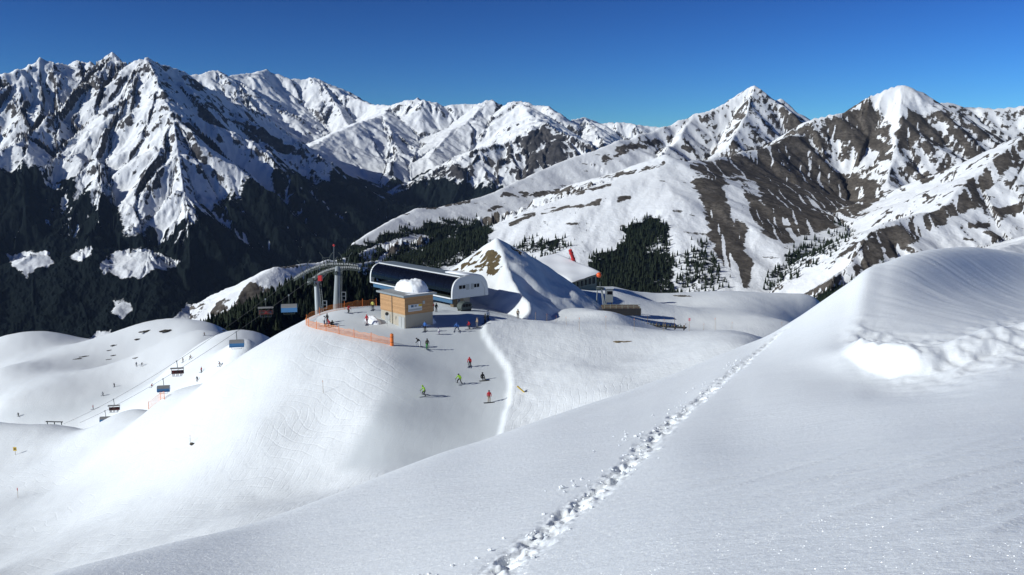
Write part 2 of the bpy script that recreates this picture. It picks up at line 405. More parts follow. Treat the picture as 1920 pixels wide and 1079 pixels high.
# --- the hillside in front with the rocky mountain to the right
def side_masks(n):
    X, Y, px, py, sl, g, Z = (n[k] for k in ('X', 'Y', 'px', 'py', 'slope', 'g', 'Z'))
    nz = fbm(X / 70, Y / 70, 4, 23); nb = fbm(X / 300, Y / 300, 3, 29)
    rt = 5 * sstep(1290, 1400, px) * sstep(4700, 4300, np.hypot(X, Y))
    rock = sstep(33 - rt, 55 - 1.4 * rt, sl + 9 * nz + 5 * g) * 0.74
    nq = fbm(X / 55 + 31, Y / 55, 4, 27); qx = px + 16 * nz + 8 * nb; qy = py + 15 * nq
    # slabs of bare brown rock, broken by snow that lies in the gullies
    face = 0
    for poly in ([(1285, 312), (1392, 290), (1514, 244), (1522, 275), (1550, 312), (1590, 330), (1649, 344), (1655, 366), (1624, 401), (1539, 434), (1465, 462), (1448, 420), (1420, 345), (1390, 330), (1340, 340)],
                 [(1530, 245), (1570, 215), (1628, 187), (1640, 205), (1672, 240), (1660, 290), (1630, 285), (1600, 270), (1560, 265)],
                 [(1600, 512), (1606, 470), (1640, 432), (1720, 412), (1780, 380), (1830, 332), (1890, 275), (1930, 255), (1930, 275), (1870, 335), (1840, 380), (1790, 405), (1745, 430), (1700, 465), (1650, 495)],
                 [(1355, 400), (1395, 420), (1412, 500), (1408, 530), (1385, 540), (1355, 500), (1335, 450)],
                 [(1700, 200), (1740, 230), (1775, 265), (1760, 275), (1725, 260), (1690, 290), (1680, 250)],
                 [(1720, 330), (1790, 295), (1780, 320), (1725, 345)],
                 [(1390, 335), (1450, 400), (1470, 450), (1440, 440), (1400, 400)], [(1840, 400), (1925, 372), (1925, 392), (1860, 420)], [(1800, 425), (1850, 412), (1860, 424), (1815, 434)],
                 [(1300, 330), (1350, 330), (1375, 400), (1345, 440), (1320, 400)]):
        face = np.maximum(face, poly_mask(qx, qy, poly, 13))
    a_ = R(58); u_ = X * math.cos(a_) + Z * math.sin(a_); v_ = -X * math.sin(a_) + Z * math.cos(a_)
    st = perlin(v_ / 17, u_ / 130, 61) + 0.7 * perlin(v_ / 8 + 3, u_ / 60, 62)
    rock = rock * (1 - 0.75 * poly_mask(qx, qy, [(1640, 180), (1690, 150), (1745, 180), (1725, 225), (1700, 250), (1695, 310), (1680, 310), (1672, 240), (1650, 215)], 10))
    rock = np.maximum(rock, face * (0.90 + 0.08 * g + 0.22 * nz - 0.72 * sstep(0.26, 0.6, st)))
    bd = perlin(Z / 13 + 0.8 * nb, X / 190 + Y / 260, 64)
    rock = rock + 0.58 * sstep(0.2, 0.5, bd) * sstep(-0.02, 0.3, fbm(X / 75, Y / 75, 3, 66)) * sstep(1200, 1500, np.hypot(X, Y))
    for pts, w in (([(1005, 367), (1038, 361), (1072, 357)], 5), ([(1075, 361), (1109, 345)], 5), ([(1079, 364), (1146, 346)], 3), ([(1016, 400), (1057, 391), (1138, 380), (1180, 372)], 4),
                   ([(1127, 335), (1200, 320), (1245, 306)], 4), ([(940, 368), (1000, 365)], 4), ([(800, 392), (880, 378)], 3), ([(920, 395), (945, 385)], 5), ([(1130, 300), (1190, 275)], 7), ([(960, 420), (1000, 402)], 6), ([(1160, 280), (1230, 268)], 7)):
        rock = np.maximum(rock, 0.80 * sstep(w * 2.0, 0, line_dist(px + 10 * nb, py + 9 * nq, pts) + 5 * nz) * sstep(-0.6, 0.0, nq + 0.6 * nz))
    cl = poly_mask(px, py, [(445, 560), (452, 543), (470, 528), (500, 540), (515, 560), (500, 585), (455, 590)], 5)
    rock = np.maximum(rock, cl * (0.6 + 0.3 * g))
    f = 0
    for poly, dens in (([(640, 520), (656, 470), (700, 445), (750, 428), (800, 420), (900, 412), (922, 430), (905, 470), (860, 500), (760, 545), (690, 560), (640, 560)], 0.80),
                       ([(958, 468), (1000, 452), (1062, 440), (1060, 468), (1030, 492), (990, 502)], 0.75),
                       ([(1085, 505), (1150, 472), (1190, 422), (1230, 402), (1252, 420), (1262, 480), (1265, 560), (1080, 560)], 0.95),
                       ([(1262, 475), (1325, 455), (1375, 545), (1260, 560)], 0.62),
                       ([(1470, 478), (1585, 420), (1602, 440), (1565, 480), (1500, 525), (1430, 548)], 0.52),
                       ([(1520, 570), (1600, 522), (1655, 500), (1680, 520), (1620, 580)], 0.97),
                       ([(380, 632), (402, 612), (447, 592), (487, 578), (513, 561), (578, 530), (640, 503), (720, 490), (760, 520), (760, 640), (380, 650)], 0.97)):
        f = np.maximum(f, poly_mask(px + 26 * nz, py + 22 * nq, poly, 8) * dens)
    for pts, w in (([(690, 472), (740, 455), (800, 445)], 5), ([(712, 492), (745, 462)], 6), ([(560, 575), (585, 568), (600, 572)], 4), ([(665, 510), (690, 495)], 5)):
        f = f * (1 - sstep(w * 1.6, w * 0.4, line_dist(px, py, pts) + 3 * nz))
    f = np.clip(f + f * 0.9 * (nb + 0.6 * nz), 0, 1)
    near = sstep(1250, 1050, np.hypot(X, Y)); f = np.maximum(f, near)
    return dict(rock=np.clip(rock * (1 - 0.6 * f), 0, 1), forest=np.clip(f, 0, 1) * 0.85)
M_side = mountain_mat('hillside_rock_and_snow', 0.09, *ROCK_BROWN)
ridge_layer('hillside', (340, 2120), (0.45, 5.9), 520, 800, [
    # long ridge rising from the valley to the pointed peak
    ([(600, 500, 2.4), (656, 464, 2.6), (708, 428, 2.75), (745, 409, 2.9), (782, 391, 3.0), (820, 389, 3.1), (879, 376, 3.25), (931, 359, 3.4), (968, 342, 3.55), (1023, 316, 3.8), (1079, 294, 4.0), (1116, 283, 4.1), (1153, 268, 4.25)], 0.36, 2600, 0.35, 2.0, 2.4),
    ([(1153, 268, 4.25), (1190, 257, 4.4), (1249, 238, 4.7), (1302, 217, 4.9), (1343, 203, 5.0), (1376, 185, 5.1), (1414, 159, 5.2), (1433, 173, 5.22), (1445, 189, 5.25), (1465, 186, 5.3), (1473, 200, 5.35), (1502, 217, 5.4), (1540, 240, 5.5)], 0.80, 2400, 1.0),
    ([(1414, 162, 5.2), (1400, 215, 4.85), (1370, 265, 4.5)], 0.8, 1800, 1.0),
    ([(1300, 219, 4.9), (1270, 265, 4.5), (1240, 290, 4.2)], 0.7, 1800, 1.0),
    # brow of the near hillside and the crest of the brown mountain
    ([(1000, 372, 2.75), (1080, 345, 2.75), (1150, 325, 2.72), (1200, 307, 2.68), (1245, 293, 2.6), (1282, 303, 2.65), (1340, 300, 2.95)], 0.36, 2600, 0.4, 3.0),
    ([(1340, 300, 2.95), (1392, 287, 3.2), (1425, 281, 3.3), (1465, 262, 3.5), (1514, 242, 3.7), (1522, 226, 3.75), (1559, 217, 3.8), (1588, 209, 3.9), (1628, 185, 4.0), (1661, 171, 4.05), (1690, 161, 4.1), (1714, 173, 4.12), (1738, 185, 4.15), (1747, 195, 4.2), (1771, 193, 4.3), (1804, 201, 4.4), (1832, 203, 4.4), (1873, 205, 4.45), (1920, 199, 4.5), (2150, 190, 4.6)], 0.70, 2400, 0.85),
    ([(1690, 163, 4.1), (1690, 230, 3.75), (1675, 300, 3.45), (1660, 345, 3.2)], 0.66, 1800, 0.8),
    ([(1245, 295, 2.6), (1258, 340, 2.56), (1285, 400, 2.55), (1318, 470, 2.56), (1362, 550, 2.58)], 0.62, 1500, 0.9, 2.0, 1.25, 0.62),
    # lower spur with a rock band on the right
    ([(1500, 590, 1.55), (1560, 555, 1.62), (1606, 475, 1.8), (1650, 425, 1.95), (1760, 392, 2.15), (1830, 326, 2.4), (1920, 256, 2.65), (2130, 200, 2.9)], 0.55, 1300, 0.7),
    ([(1750, 510, 1.3), (1850, 478, 1.5), (1930, 450, 1.7), (2130, 380, 2.0)], 0.45, 1200, 0.5),
    # wooded knoll and the dark wood just below the lift
    ([(445, 575, 1.55), (455, 545, 1.58), (470, 529, 1.6), (513, 505, 1.65), (562, 500, 1.7), (640, 488, 1.85), (700, 470, 2.05)], 0.5, 900, 0.6, 1.5),
    ([(330, 660, 0.68), (380, 628, 0.72), (402, 611, 0.75), (447, 591, 0.8), (487, 577, 0.85), (513, 560, 0.9), (578, 529, 1.0), (640, 500, 1.12), (720, 490, 1.3), (820, 520, 1.4)], 0.6, 1500, 0.5),
], M_side, floor=-1250, k=28, gul=((260, 0.09), (130, 0.085), (65, 0.08), (32, 0.07), (16, 0.05)), crest_jag=14, masks=side_masks, seed=8,
    cut=lambda A, Rr: 1.1 * np.maximum(0, (az_of(655) - A) * Rr) * sstep(2100, 2350, Rr))   # the hill breaks off into the valley on its left

# --- floor of the valley, out to the horizon
m, nt, b = new_mat('valley_forest_floor')
P = position(nt); nf = noise(nt, 0.004, 6, P, 0.6)
nt.links.new(mixc(nt, mapr(nt, nf, 0.55, 0.62), (0.015, 0.024, 0.016), (0.8, 0.82, 0.85)), b.inputs['Base Color'])
b.inputs['Roughness'].default_value = 0.9
vf = new_mesh_obj('valley_floor', [(-22000, -22000, -1330), (22000, -22000, -1330), (22000, 22000, -1330), (-22000, 22000, -1330)], [(0, 1, 2, 3)], m)
vf['kind'] = 'structure'
# --- thin winter haze over the whole landscape
hz = MBX = [(x * 22100, y * 22100, z) for x in (-1, 1) for y in (-1, 1) for z in (-1331.5, 1500)]
hz = new_mesh_obj('haze', MBX, [(0, 1, 3, 2), (4, 6, 7, 5), (0, 4, 5, 1), (2, 3, 7, 6), (0, 2, 6, 4), (1, 5, 7, 3)])
hm = bpy.data.materials.new('haze'); hm.use_nodes = True; hn = hm.node_tree; hn.nodes.remove(hn.nodes['Principled BSDF'])
pv = hn.nodes.new('ShaderNodeVolumePrincipled'); pv.inputs['Color'].default_value = (0.42, 0.62, 1.0, 1); pv.inputs['Density'].default_value = 9.0e-6; pv.inputs['Anisotropy'].default_value = 0.0
hn.links.new(pv.outputs[0], hn.nodes['Material Output'].inputs['Volume']); hz.data.materials.append(hm); hz['kind'] = 'stuff'
tag_haze = hz; hz['label'] = 'thin pale blue haze over the valley and mountains'; hz['category'] = 'haze'
# ------------------------------------------------------------------ the ski slope: a smooth surface through measured points (column, row, metres out; or metres out and height)
PTS = []
def col(px, seen=(), deep=()):
    for r, py in seen: PTS.append(unproj(px, py, r))
    a = az_of(px)
    for r, z in deep: PTS.append(np.array([r * math.sin(a), r * math.cos(a), z]))
col(-420, [(200, 1080), (255, 960), (330, 840)], [(30, -36), (60, -46), (110, -62), (400, -126), (500, -130), (640, -138), (760, -205), (1000, -430)])
col(-160, [(110, 1125), (150, 1075), (200, 995), (260, 885), (315, 800)], [(30, -33), (60, -42), (370, -121), (430, -125), (520, -128), (640, -136), (760, -205), (1000, -440)])
col(0, [(110, 1095), (150, 1037), (200, 945), (245, 860), (283, 794), (430, 763), (510, 692), (640, 634)], [(30, -31), (60, -39.5), (335, -114), (385, -119), (750, -200), (1000, -450)])
col(100, [(110, 1066), (150, 1002), (200, 915), (235, 848), (264, 796), (415, 765), (500, 692), (630, 623)], [(30, -31), (60, -38), (318, -110), (370, -115), (750, -200), (1000, -450)])
col(170, [(500, 690), (600, 643)], [(680, -160), (760, -230)])
col(250, [(100, 1030), (140, 935), (180, 850), (215, 792), (235, 768), (350, 766), (420, 727), (500, 682), (600, 623)], [(30, -32), (60, -38.5), (290, -97), (680, -150), (1000, -450)])
col(330, [(98, 1008), (135, 895), (170, 795), (205, 733), (320, 732), (420, 690), (500, 645), (580, 605)], [(30, -34), (60, -38.5), (255, -84), (660, -150), (1000, -430)])
col(400, [(95, 985), (130, 850), (160, 742), (178, 702), (300, 697), (400, 657), (480, 625), (540, 608)], [(30, -36), (60, -39), (230, -70), (620, -150), (1000, -430)])
col(480, [(95, 960), (130, 800), (155, 700), (172, 650), (300, 648), (370, 622)], [(30, -38), (60, -39.5), (215, -58), (450, -115), (1000, -420)])
col(540, [(98, 945), (130, 780), (152, 670), (168, 625)], [(30, -39), (60, -40), (190, -44), (215, -56), (300, -95), (450, -170), (1000, -400)])
col(600, [(105, 920), (125, 800), (145, 690), (160, 626), (170, 600), (178, 588)], [(30, -40), (60, -40), (195, -42), (220, -60), (300, -110), (450, -190)])
col(700, [(102, 890), (120, 780), (140, 680), (152, 640), (165, 607), (182, 575)], [(30, -42), (60, -41), (196, -37), (225, -58), (300, -110), (450, -190), (1000, -400)])
col(800, [(110, 852), (126, 755), (144, 680), (160, 622), (180, 582)], [(30, -43), (60, -42), (205, -31.8), (228, -36), (300, -95), (450, -190)])
col(900, [(115, 822), (126, 765), (144, 690), (165, 613), (180, 584)], [(30, -44), (60, -42), (205, -31.8), (240, -34), (300, -80), (450, -190), (1000, -400)])
col(1000, [(118, 792), (140, 700), (160, 632), (173, 602)], [(30, -44), (60, -42), (186, -34.8), (203, -34.8), (240, -34), (300, -75), (450, -170)])
col(1075, [(137, 692), (158, 634), (173, 607)], [(186, -34.6), (203, -35)])
col(1100, [], [(222, -36.6), (240, -37.0), (256, -38)])
col(1150, [(120, 742), (137, 690), (158, 635), (172, 608)], [(30, -44), (60, -42), (190, -33.7), (235, -35.8), (270, -40), (320, -70), (450, -170), (1000, -400)])
col(1230, [(125, 717), (145, 665), (165, 622), (220, 602), (260, 572), (290, 556)], [(30, -43), (60, -40), (187, -37.5), (330, -62), (450, -160)])
col(1300, [(130, 688), (150, 640), (167, 622), (220, 610), (260, 575), (300, 551)], [(30, -42), (60, -38), (188, -38.5), (350, -68), (450, -150), (1000, -400)])
col(1400, [(138, 650), (165, 625), (215, 619), (260, 576), (300, 549)], [(30, -41), (60, -37), (185, -38), (350, -70), (450, -150)])
col(1480, [(230, 606), (300, 552)], [(40, -41), (80, -38), (150, -32), (180, -37), (350, -72), (450, -150), (1000, -400)])
col(1547, [(300, 577)], [(80, -40), (150, -38), (180, -42), (240, -47), (350, -80), (450, -160)])
col(1650, [], [(40, -42), (80, -42), (150, -48), (300, -85), (450, -170), (1000, -400)])
col(1900, [], [(40, -45), (80, -46), (150, -60), (300, -115), (600, -250), (1000, -400)])
col(2200, [], [(40, -48), (80, -50), (150, -65), (300, -125), (600, -260), (1000, -400)])
PTS = np.array(PTS)
def tps_fit(P):
    q = P[:, :2] / 100.0; n = len(q)
    d2 = ((q[:, None] - q[None]) ** 2).sum(-1)
    K = 0.5 * d2 * np.log(d2 + 1e-12) + np.eye(n) * 2e-4
    T = np.hstack([np.ones((n, 1)), q])
    M = np.block([[K, T], [T.T, np.zeros((3, 3))]])
    return q, np.linalg.solve(M, np.concatenate([P[:, 2], np.zeros(3)]))
def tps_eval(fit, X, Y):
    q, w = fit; x = X / 100.0; y = Y / 100.0
    Z = w[-3] + w[-2] * x + w[-1] * y
    for i in range(len(q)):
        d2 = (x - q[i, 0]) ** 2 + (y - q[i, 1]) ** 2
        Z = Z + w[i] * 0.5 * d2 * np.log(d2 + 1e-12)
    return Z
FIT = tps_fit(PTS)
def polar(px0, px1, r):
    az = np.linspace(az_of(px0), az_of(px1), r[1]); rad = r[0]
    A, Rr = np.meshgrid(az, rad); return az, Rr * np.sin(A), Rr * np.cos(A)
rad1 = np.exp(np.linspace(math.log(45), math.log(1100), 430))
az1, X, Y = polar(-330, 2180, (rad1, 560))
Z = tps_eval(FIT, X, Y)
RR = np.hypot(X, Y)
px, py = proj(X, Y, Z)
# the bank of loose snow beside the groomed run
BANK = [(925, 603), (908, 614), (912, 635), (930, 660), (948, 682), (958, 705), (960, 730), (956, 760), (947, 800), (935, 850)]
bw = np.array([unproj(a, b, 1) for a, b in BANK])
def on_slope(px_, py_, rmin=85, rmax=700):
    rs = np.exp(np.linspace(math.log(rmin), math.log(rmax), 900))
    # walk out along the column's line of sight until the ground rises to it
    P = unproj(np.full_like(rs, px_), np.full_like(rs, py_), rs)
    zt = tps_eval(FIT, P[:, 0], P[:, 1])
    hit = np.nonzero(zt >= P[:, 2])[0]
    k = hit[0] if len(hit) else int(np.argmin(P[:, 2] - zt))
    return P[k, 0], P[k, 1], zt[k]
bank_w = [on_slope(a, b) for a, b in BANK]
bl = [(p[0], p[1]) for p in bank_w]
db = line_dist(X, Y, bl)
bx_ = np.interp(Y, [p[1] for p in bl[::-1]], [p[0] for p in bl[::-1]]); sd = np.where(X > bx_, db, -db)
wob = perlin(X / 2.2, Y / 2.2, 3)
by0, by1 = bl[-1][1], bl[0][1]
Z = Z + 0.65 * sstep(-0.9, 0.35, sd + 0.35 * wob) * np.exp(-np.maximum(sd, 0) / 9.0) * (1 + 0.15 * perlin(X / 1.3, Y / 1.3, 8)) * sstep(by0 - 6, by0, Y) * sstep(by1 + 3, by1 - 2, Y)
# groomed ground: plaza and run
groom = poly_mask(px, py, [(572, 612), (600, 590), (660, 572), (760, 560), (900, 560), (950, 585), (910, 612), (918, 640), (944, 682), (955, 720), (950, 770), (940, 830), (900, 860), (760, 880), (640, 880), (690, 790), (728, 730), (748, 690), (740, 665), (735, 650), (680, 636), (620, 618)], 17)
groom = groom * (RR < 240)
groom2 = poly_mask(px, py, [(0, 790), (0, 768), (120, 760), (330, 700), (420, 668), (400, 690), (330, 735), (180, 780)], 8) * (RR > 280) * 0.5
groom = np.maximum(groom, groom2)
rough = (1 - groom)
Z = Z + rough * (0.16 * fbm(X / 5, Y / 5, 4, 40) + 0.55 * fbm(X / 26, Y / 26, 3, 44) * sstep(100, 250, RR)) + 0.05 * fbm(X / 3, Y / 3, 3, 47)
Z = Z + sstep(240, 420, RR) * 1.6 * fbm(X / 90, Y / 90, 3, 48) * sstep(420, 300, np.abs(px - 200)) * sstep(700, 400, RR)
SLOPE = dict(az=az1, rad=rad1, Z=Z)
M_near = snow_mat('ski_slope_snow', 'near')
grid_obj('ski_slope', X, Y, Z, M_near, dict(groomed=groom, rough=rough, bare=np.zeros_like(Z)))
def slope_z(x, y):
    a = math.atan2(x, y); r = math.hypot(x, y)
    fi = np.interp(a, az1, np.arange(len(az1))); fj = np.interp(r, rad1, np.arange(len(rad1)))
    i = min(int(fi), len(az1) - 2); j = min(int(fj), len(rad1) - 2); u = fi - i; v = fj - j
    Zg = SLOPE['Z']
    return float((Zg[j, i] * (1 - u) + Zg[j, i + 1] * u) * (1 - v) + (Zg[j + 1, i] * (1 - u) + Zg[j + 1, i + 1] * u) * v)
def spot(px_, py_, rmin=85, rmax=700):
    """the point of the snow surface seen at a picture position"""
    x, y, z = on_slope(px_, py_, rmin, rmax); return Vector((x, y, slope_z(x, y)))

# ------------------------------------------------------------------ the pyramid-shaped mound behind the top station
def local_ridges(X, Y, ridges, k):
    hs = []
    for nodes, slope in ridges:
        P = np.array([unproj(a, b, c) for a, b, c in nodes]); best = np.full(X.shape, -1e9)
        for p, q in zip(P[:-1], P[1:]):
            dx, dy = q[0] - p[0], q[1] - p[1]
            t = np.clip(((X - p[0]) * dx + (Y - p[1]) * dy) / (dx * dx + dy * dy), 0, 1)
            d = np.hypot(X - p[0] - t * dx, Y - p[1] - t * dy)
            best = np.maximum(best, p[2] + t * (q[2] - p[2]) - slope * d)
        hs.append(best)
    H = np.stack(hs); mx = H.max(0); return mx + k * np.log(np.exp((H - mx) / k).sum(0)) - k * 0.7
ap = unproj(935, 452, 215)
gx = np.linspace(ap[0] - 42, ap[0] + 46, 210); gy = np.linspace(ap[1] - 48, ap[1] + 44, 200)
Xm, Ym = np.meshgrid(gx, gy)
wX = Xm + 3.0 * fbm(Xm / 16, Ym / 16, 3, 75); wY = Ym + 3.0 * fbm(Xm / 16 + 9, Ym / 16, 3, 76)
Zm = local_ridges(wX, wY, [
    ([(935, 451, 215), (943, 482, 207), (962, 522, 198), (984, 558, 188), (980, 585, 180), (972, 600, 174)], 0.66),
    ([(935, 453, 215), (912, 459, 216), (892, 474, 217), (868, 484, 219), (845, 503, 220), (800, 535, 224)], 0.70),
    ([(935, 451, 215), (955, 457, 217), (985, 477, 217), (1040, 522, 216), (1085, 556, 214), (1150, 600, 210)], 0.72)], 1.5)
Zm = Zm + 0.4 * fbm(Xm / 5, Ym / 5, 4, 71) + 0.9 * fbm(Xm / 14, Ym / 14, 2, 73) + 0.5
pm, qm = proj(Xm, Ym, Zm)
bare = poly_mask(pm, qm, [(842, 510), (870, 492), (895, 470), (925, 468), (942, 480), (938, 492), (946, 498), (940, 505), (925, 520), (915, 512), (890, 512), (862, 512)], 5)
bare = np.maximum(bare, poly_mask(pm, qm, [(908, 512), (930, 498), (945, 498), (930, 512), (912, 520)], 4))
bare = np.maximum(bare, 0.8 * poly_mask(pm, qm, [(950, 452), (965, 458), (985, 478), (975, 480), (955, 466)], 4))
bare = bare * (0.64 + 0.8 * fbm(Xm / 3.2, Ym / 3.2, 3, 77) + 0.55 * perlin(Xm / 1.1, Ym / 1.1, 78))
zs = np.vectorize(slope_z)(Xm, Ym)
Zm = np.maximum(Zm, zs - 1.5)
grid_obj('snow_mound', Xm, Ym, Zm, M_near, dict(groomed=np.zeros_like(Zm), rough=np.full_like(Zm, 0.7), bare=np.clip(bare, 0, 1)))

# ------------------------------------------------------------------ the shoulder of untouched snow the photographer stands on
EPX = [-500, -200, 100, 292, 467, 560, 800, 902, 1004, 1157, 1225, 1361, 1480, 1545, 1600, 1650, 1700, 1760, 1800, 1860, 1920, 2100, 2300]
EPY = [1230, 1150, 1070, 1022, 978, 945, 856, 826, 792, 743, 720, 667, 618, 576, 533, 490, 462, 441, 434, 440, 455, 520, 600]
ERR = [12, 14, 16.5, 18.5, 21, 22.5, 28, 31, 34, 41, 45, 54, 60, 60, 60, 62, 67.5, 76, 84, 96, 110, 130, 140]
RB = ([1225, 1361, 1480, 1560, 1612, 1682, 1730, 1770, 1830, 1920, 2100, 2300], [775, 716, 685, 674, 682, 706, 713, 712, 695, 668, 645, 635])
RC = ([1500, 1580, 1619, 1644, 1682, 1732, 1779, 1827, 1887, 1920, 2100, 2300], [600, 606, 618, 634, 652, 653, 656, 637, 620, 615, 600, 590])
ZRB = ([1225, 1361, 1480, 1580, 1700, 1800, 1920, 2100, 2300], [-10.2, -9.95, -9.6, -9.0, -8.35, -7.95, -7.5, -7.2, -7.0])
Z26 = ([1225, 1300, 1480, 1600, 1700, 1800, 1920, 2100, 2300], [-8.4, -8.25, -7.7, -7.3, -7.0, -6.75, -6.4, -6.1, -5.9])
RBR = ([1225, 1361, 1480, 1580, 1640, 1700, 1770, 1820, 1920, 2100, 2300], [37, 42, 43.5, 41, 37.5, 34.8, 33.8, 34.2, 35, 35, 34])
az2 = np.concatenate([np.linspace(R(-82), az_of(-270), 26)[:-1], np.linspace(az_of(-270), az_of(2170), 680), np.linspace(az_of(2170), R(82), 26)[1:]]); ncol = len(az2)
pxs = np.clip(CX + np.tan(az2) * (CP + (CY - HORIZ) / F * SP) * F, -480, 2280)
rad2 = np.concatenate([np.linspace(0.3, 9, 22)[:-1], np.exp(np.linspace(math.log(9), math.log(140), 470)), np.linspace(142, 235, 22)])
Zf = np.zeros((len(rad2), ncol))
for i in range(ncol):
    p = pxs[i]
    re = float(smooth_interp(EPX, ERR, np.array([p]))[0]); pe = float(smooth_interp(EPX, EPY, np.array([p]))[0])
    ze = float(unproj(p, pe, re)[2]); z0 = -1.72
    rm = 0.45 * re; zm = z0 + (ze - z0) * float(np.interp(p, [0, 900, 1500], [0.58, 0.53, 0.56]))
    kb = np.array([0.3, rm, re]); zb = np.array([z0, zm, ze])
    w = float(sstep(1530, 1625, np.array(p)))
    pb = float(smooth_interp(*RB, np.array([p]))[0])
    zw_ = float(smooth_interp(*ZRB, np.array([p]))[0]); rb = zw_ / float(unproj(p, pb, 1.0)[2]); rc = rb + float(np.interp(p, [1580, 1700, 1920], [1.2, 1.6, 3.4]))
    pb = float(smooth_interp(*RB, np.array([p]))[0]); pc = float(smooth_interp(*RC, np.array([p]))[0])
    zrb = float(unproj(p, pb, rb)[2]); zrc = float(unproj(p, pc, rc)[2])
    bowl_r = rc + 5.0; zbo = float(unproj(p, pc + 30, bowl_r)[2])
    dm_r = 0.5 * (bowl_r + re); dmz = float(unproj(p, 0.56 * pc + 0.44 * pe, dm_r)[2])
    # ordinary columns carry no rim: their knots lie on the plain profile
    kr = np.array([0.50, 0.58, 0.66, 0.76, 0.88]) * re
    kz = smooth_interp(kb, zb, kr)
    rim_r = np.array([26.0, rb, rc, bowl_r, dm_r]); rim_z = np.array([float(smooth_interp(*Z26, np.array([p]))[0]), zrb, zrc, zbo, dmz])
    w2 = float(sstep(1550, 1690, np.array(p)))
    fr = (np.log(rim_r[2:]) - math.log(rb)) / (math.log(re) - math.log(rb))
    flat = np.array([float(unproj(p, pb + (pe - pb) * f_, r_)[2]) for f_, r_ in zip(fr, rim_r[2:])])
    rim_z[2:] = (1 - w2) * flat + w2 * rim_z[2:]
    w = float(sstep(1225, 1420, np.array(p)))
    xr = (1 - w) * kr + w * rim_r; xz = (1 - w) * kz + w * rim_z
    s = ze / re
    q = np.array([2.5, 7, 15, 28, 50, 80])
    ov = ze + s * q - np.where(q < 16, q * q / 46.0, 16 * 16 / 46.0 + (q - 16) * 0.66)
    R0 = np.concatenate([[0.3, 0.3 * xr[0], ], xr, [re], re + q])
    ZZ = np.concatenate([[z0, z0 + (xz[0] - z0) * 0.33], xz, [ze], ov])
    Zf[:, i] = smooth_interp(R0, ZZ, rad2)
A2, R2 = np.meshgrid(az2, rad2); Xf = R2 * np.sin(A2); Yf = R2 * np.cos(A2)
pf, qf = proj(Xf, Yf, Zf)
# light smoothing across columns, then wind relief
def blur_cols(Z, n):
    for _ in range(n):
        Zp = np.pad(Z, ((0, 0), (1, 1)), mode='reflect', reflect_type='odd'); Z = 0.25 * Zp[:, :-2] + 0.5 * Z + 0.25 * Zp[:, 2:]
    return Z
Zs = blur_cols(Zf, 4); Zm1 = blur_cols(Zs, 300); Zw = blur_cols(Zm1, 2200)
wr = sstep(22, 12, R2); wm = sstep(31, 26, R2)
Zf = Zs * (1 - wm) + Zm1 * wm
Zf = Zf * (1 - wr) + Zw * wr
we = (sstep(1645, 1590, pxs) * sstep(1430, 1490, pxs))[None, :] * sstep(24, 30, R2)
Zf = Zf * (1 - we) + Zm1 * we
Zd = blur_cols(Zs, 260); wd = sstep(42, 48, R2) * sstep(1600, 1680, pxs)[None, :]
Zf = Zf * (1 - wd) + Zd * wd
rim = sstep(1560, 1640, pf) * np.exp(-((qf - np.interp(pf, *RC) - 25) / 42.0) ** 2)
Zf = Zf + rim * (0.24 * (ridged(Xf / 2.2, Yf / 2.2, 2, 90) - 0.2) + 0.13 * (ridged(Xf / 0.9, Yf / 0.9, 2, 92) - 0.2) + 0.06 * fbm(Xf / 0.45, Yf / 0.45, 3, 93))
ca, sa = math.cos(R(33)), math.sin(R(33))
U = Xf * ca + Yf * sa; V = -Xf * sa + Yf * ca
dome = sstep(1600, 1680, pf) * (qf < np.interp(pf, *RC)) * (R2 < 160)
sas = fbm(U / 5.0, V / 0.8, 3, 95)
corner_ = sstep(2.0, 5.0, Xf) * sstep(22, 14, R2)
Zf = Zf + 0.05 * fbm(U / 9, V / 3.0, 3, 96) + 0.02 * sas * sstep(-0.1, 0.5, fbm(Xf / 4, Yf / 4, 2, 98)) + 0.07 * corner_ * np.maximum(0, ridged(U / 9.0, V / 0.9, 2, 99) - 0.3)
cb, sb = math.cos(R(-25)), math.sin(R(-25))
Zf = Zf + dome * 0.10 * fbm((Xf * cb + Yf * sb) / 9.0, (-Xf * sb + Yf * cb) / 1.1, 4, 97)
# footprints
FGZ = Zf.copy()
def fg_spot(px_, py_):
    i = int(np.argmin(np.abs(pxs - px_)))
    k = np.nonzero(proj(Xf[:, i], Yf[:, i], FGZ[:, i])[1] <= py_)[0]
    k = k[0] if len(k) else len(rad2) - 1
    return np.array([Xf[k, i], Yf[k, i], FGZ[k, i]])
TRACK = [(915, 1085), (950, 1058), (1000, 1020), (1040, 988), (1085, 955), (1130, 922), (1165, 895), (1195, 868), (1230, 832), (1262, 800), (1300, 768), (1340, 738), (1385, 700), (1425, 668), (1460, 640), (1485, 618)]
tw = np.array([fg_spot(a, b) for a, b in TRACK])
seg = np.hypot(*np.diff(tw[:, :2], axis=0).T); cum = np.concatenate([[0], np.cumsum(seg)])
prints = []
s = 0.0; side = 1
while s < cum[-1]:
    x = np.interp(s, cum, tw[:, 0]); y = np.interp(s, cum, tw[:, 1])
    x2 = np.interp(s + 0.3, cum, tw[:, 0]); y2 = np.interp(s + 0.3, cum, tw[:, 1])
    d = np.array([x2 - x, y2 - y]); d = d / (np.linalg.norm(d) + 1e-9)
    prints.append((x - d[1] * 0.12 * side + random.gauss(0, 0.1), y + d[0] * 0.12 * side + random.gauss(0, 0.1), d[0], d[1], random.choice((0.25, 0.6, 0.9, 1.2)) * random.uniform(0.7, 1.2)))
    side = -side; s += random.uniform(0.38, 0.75)
dtr = line_dist(Xf, Yf, [(a, b) for a, b, c in tw])
sel = np.nonzero(dtr < 1.6)
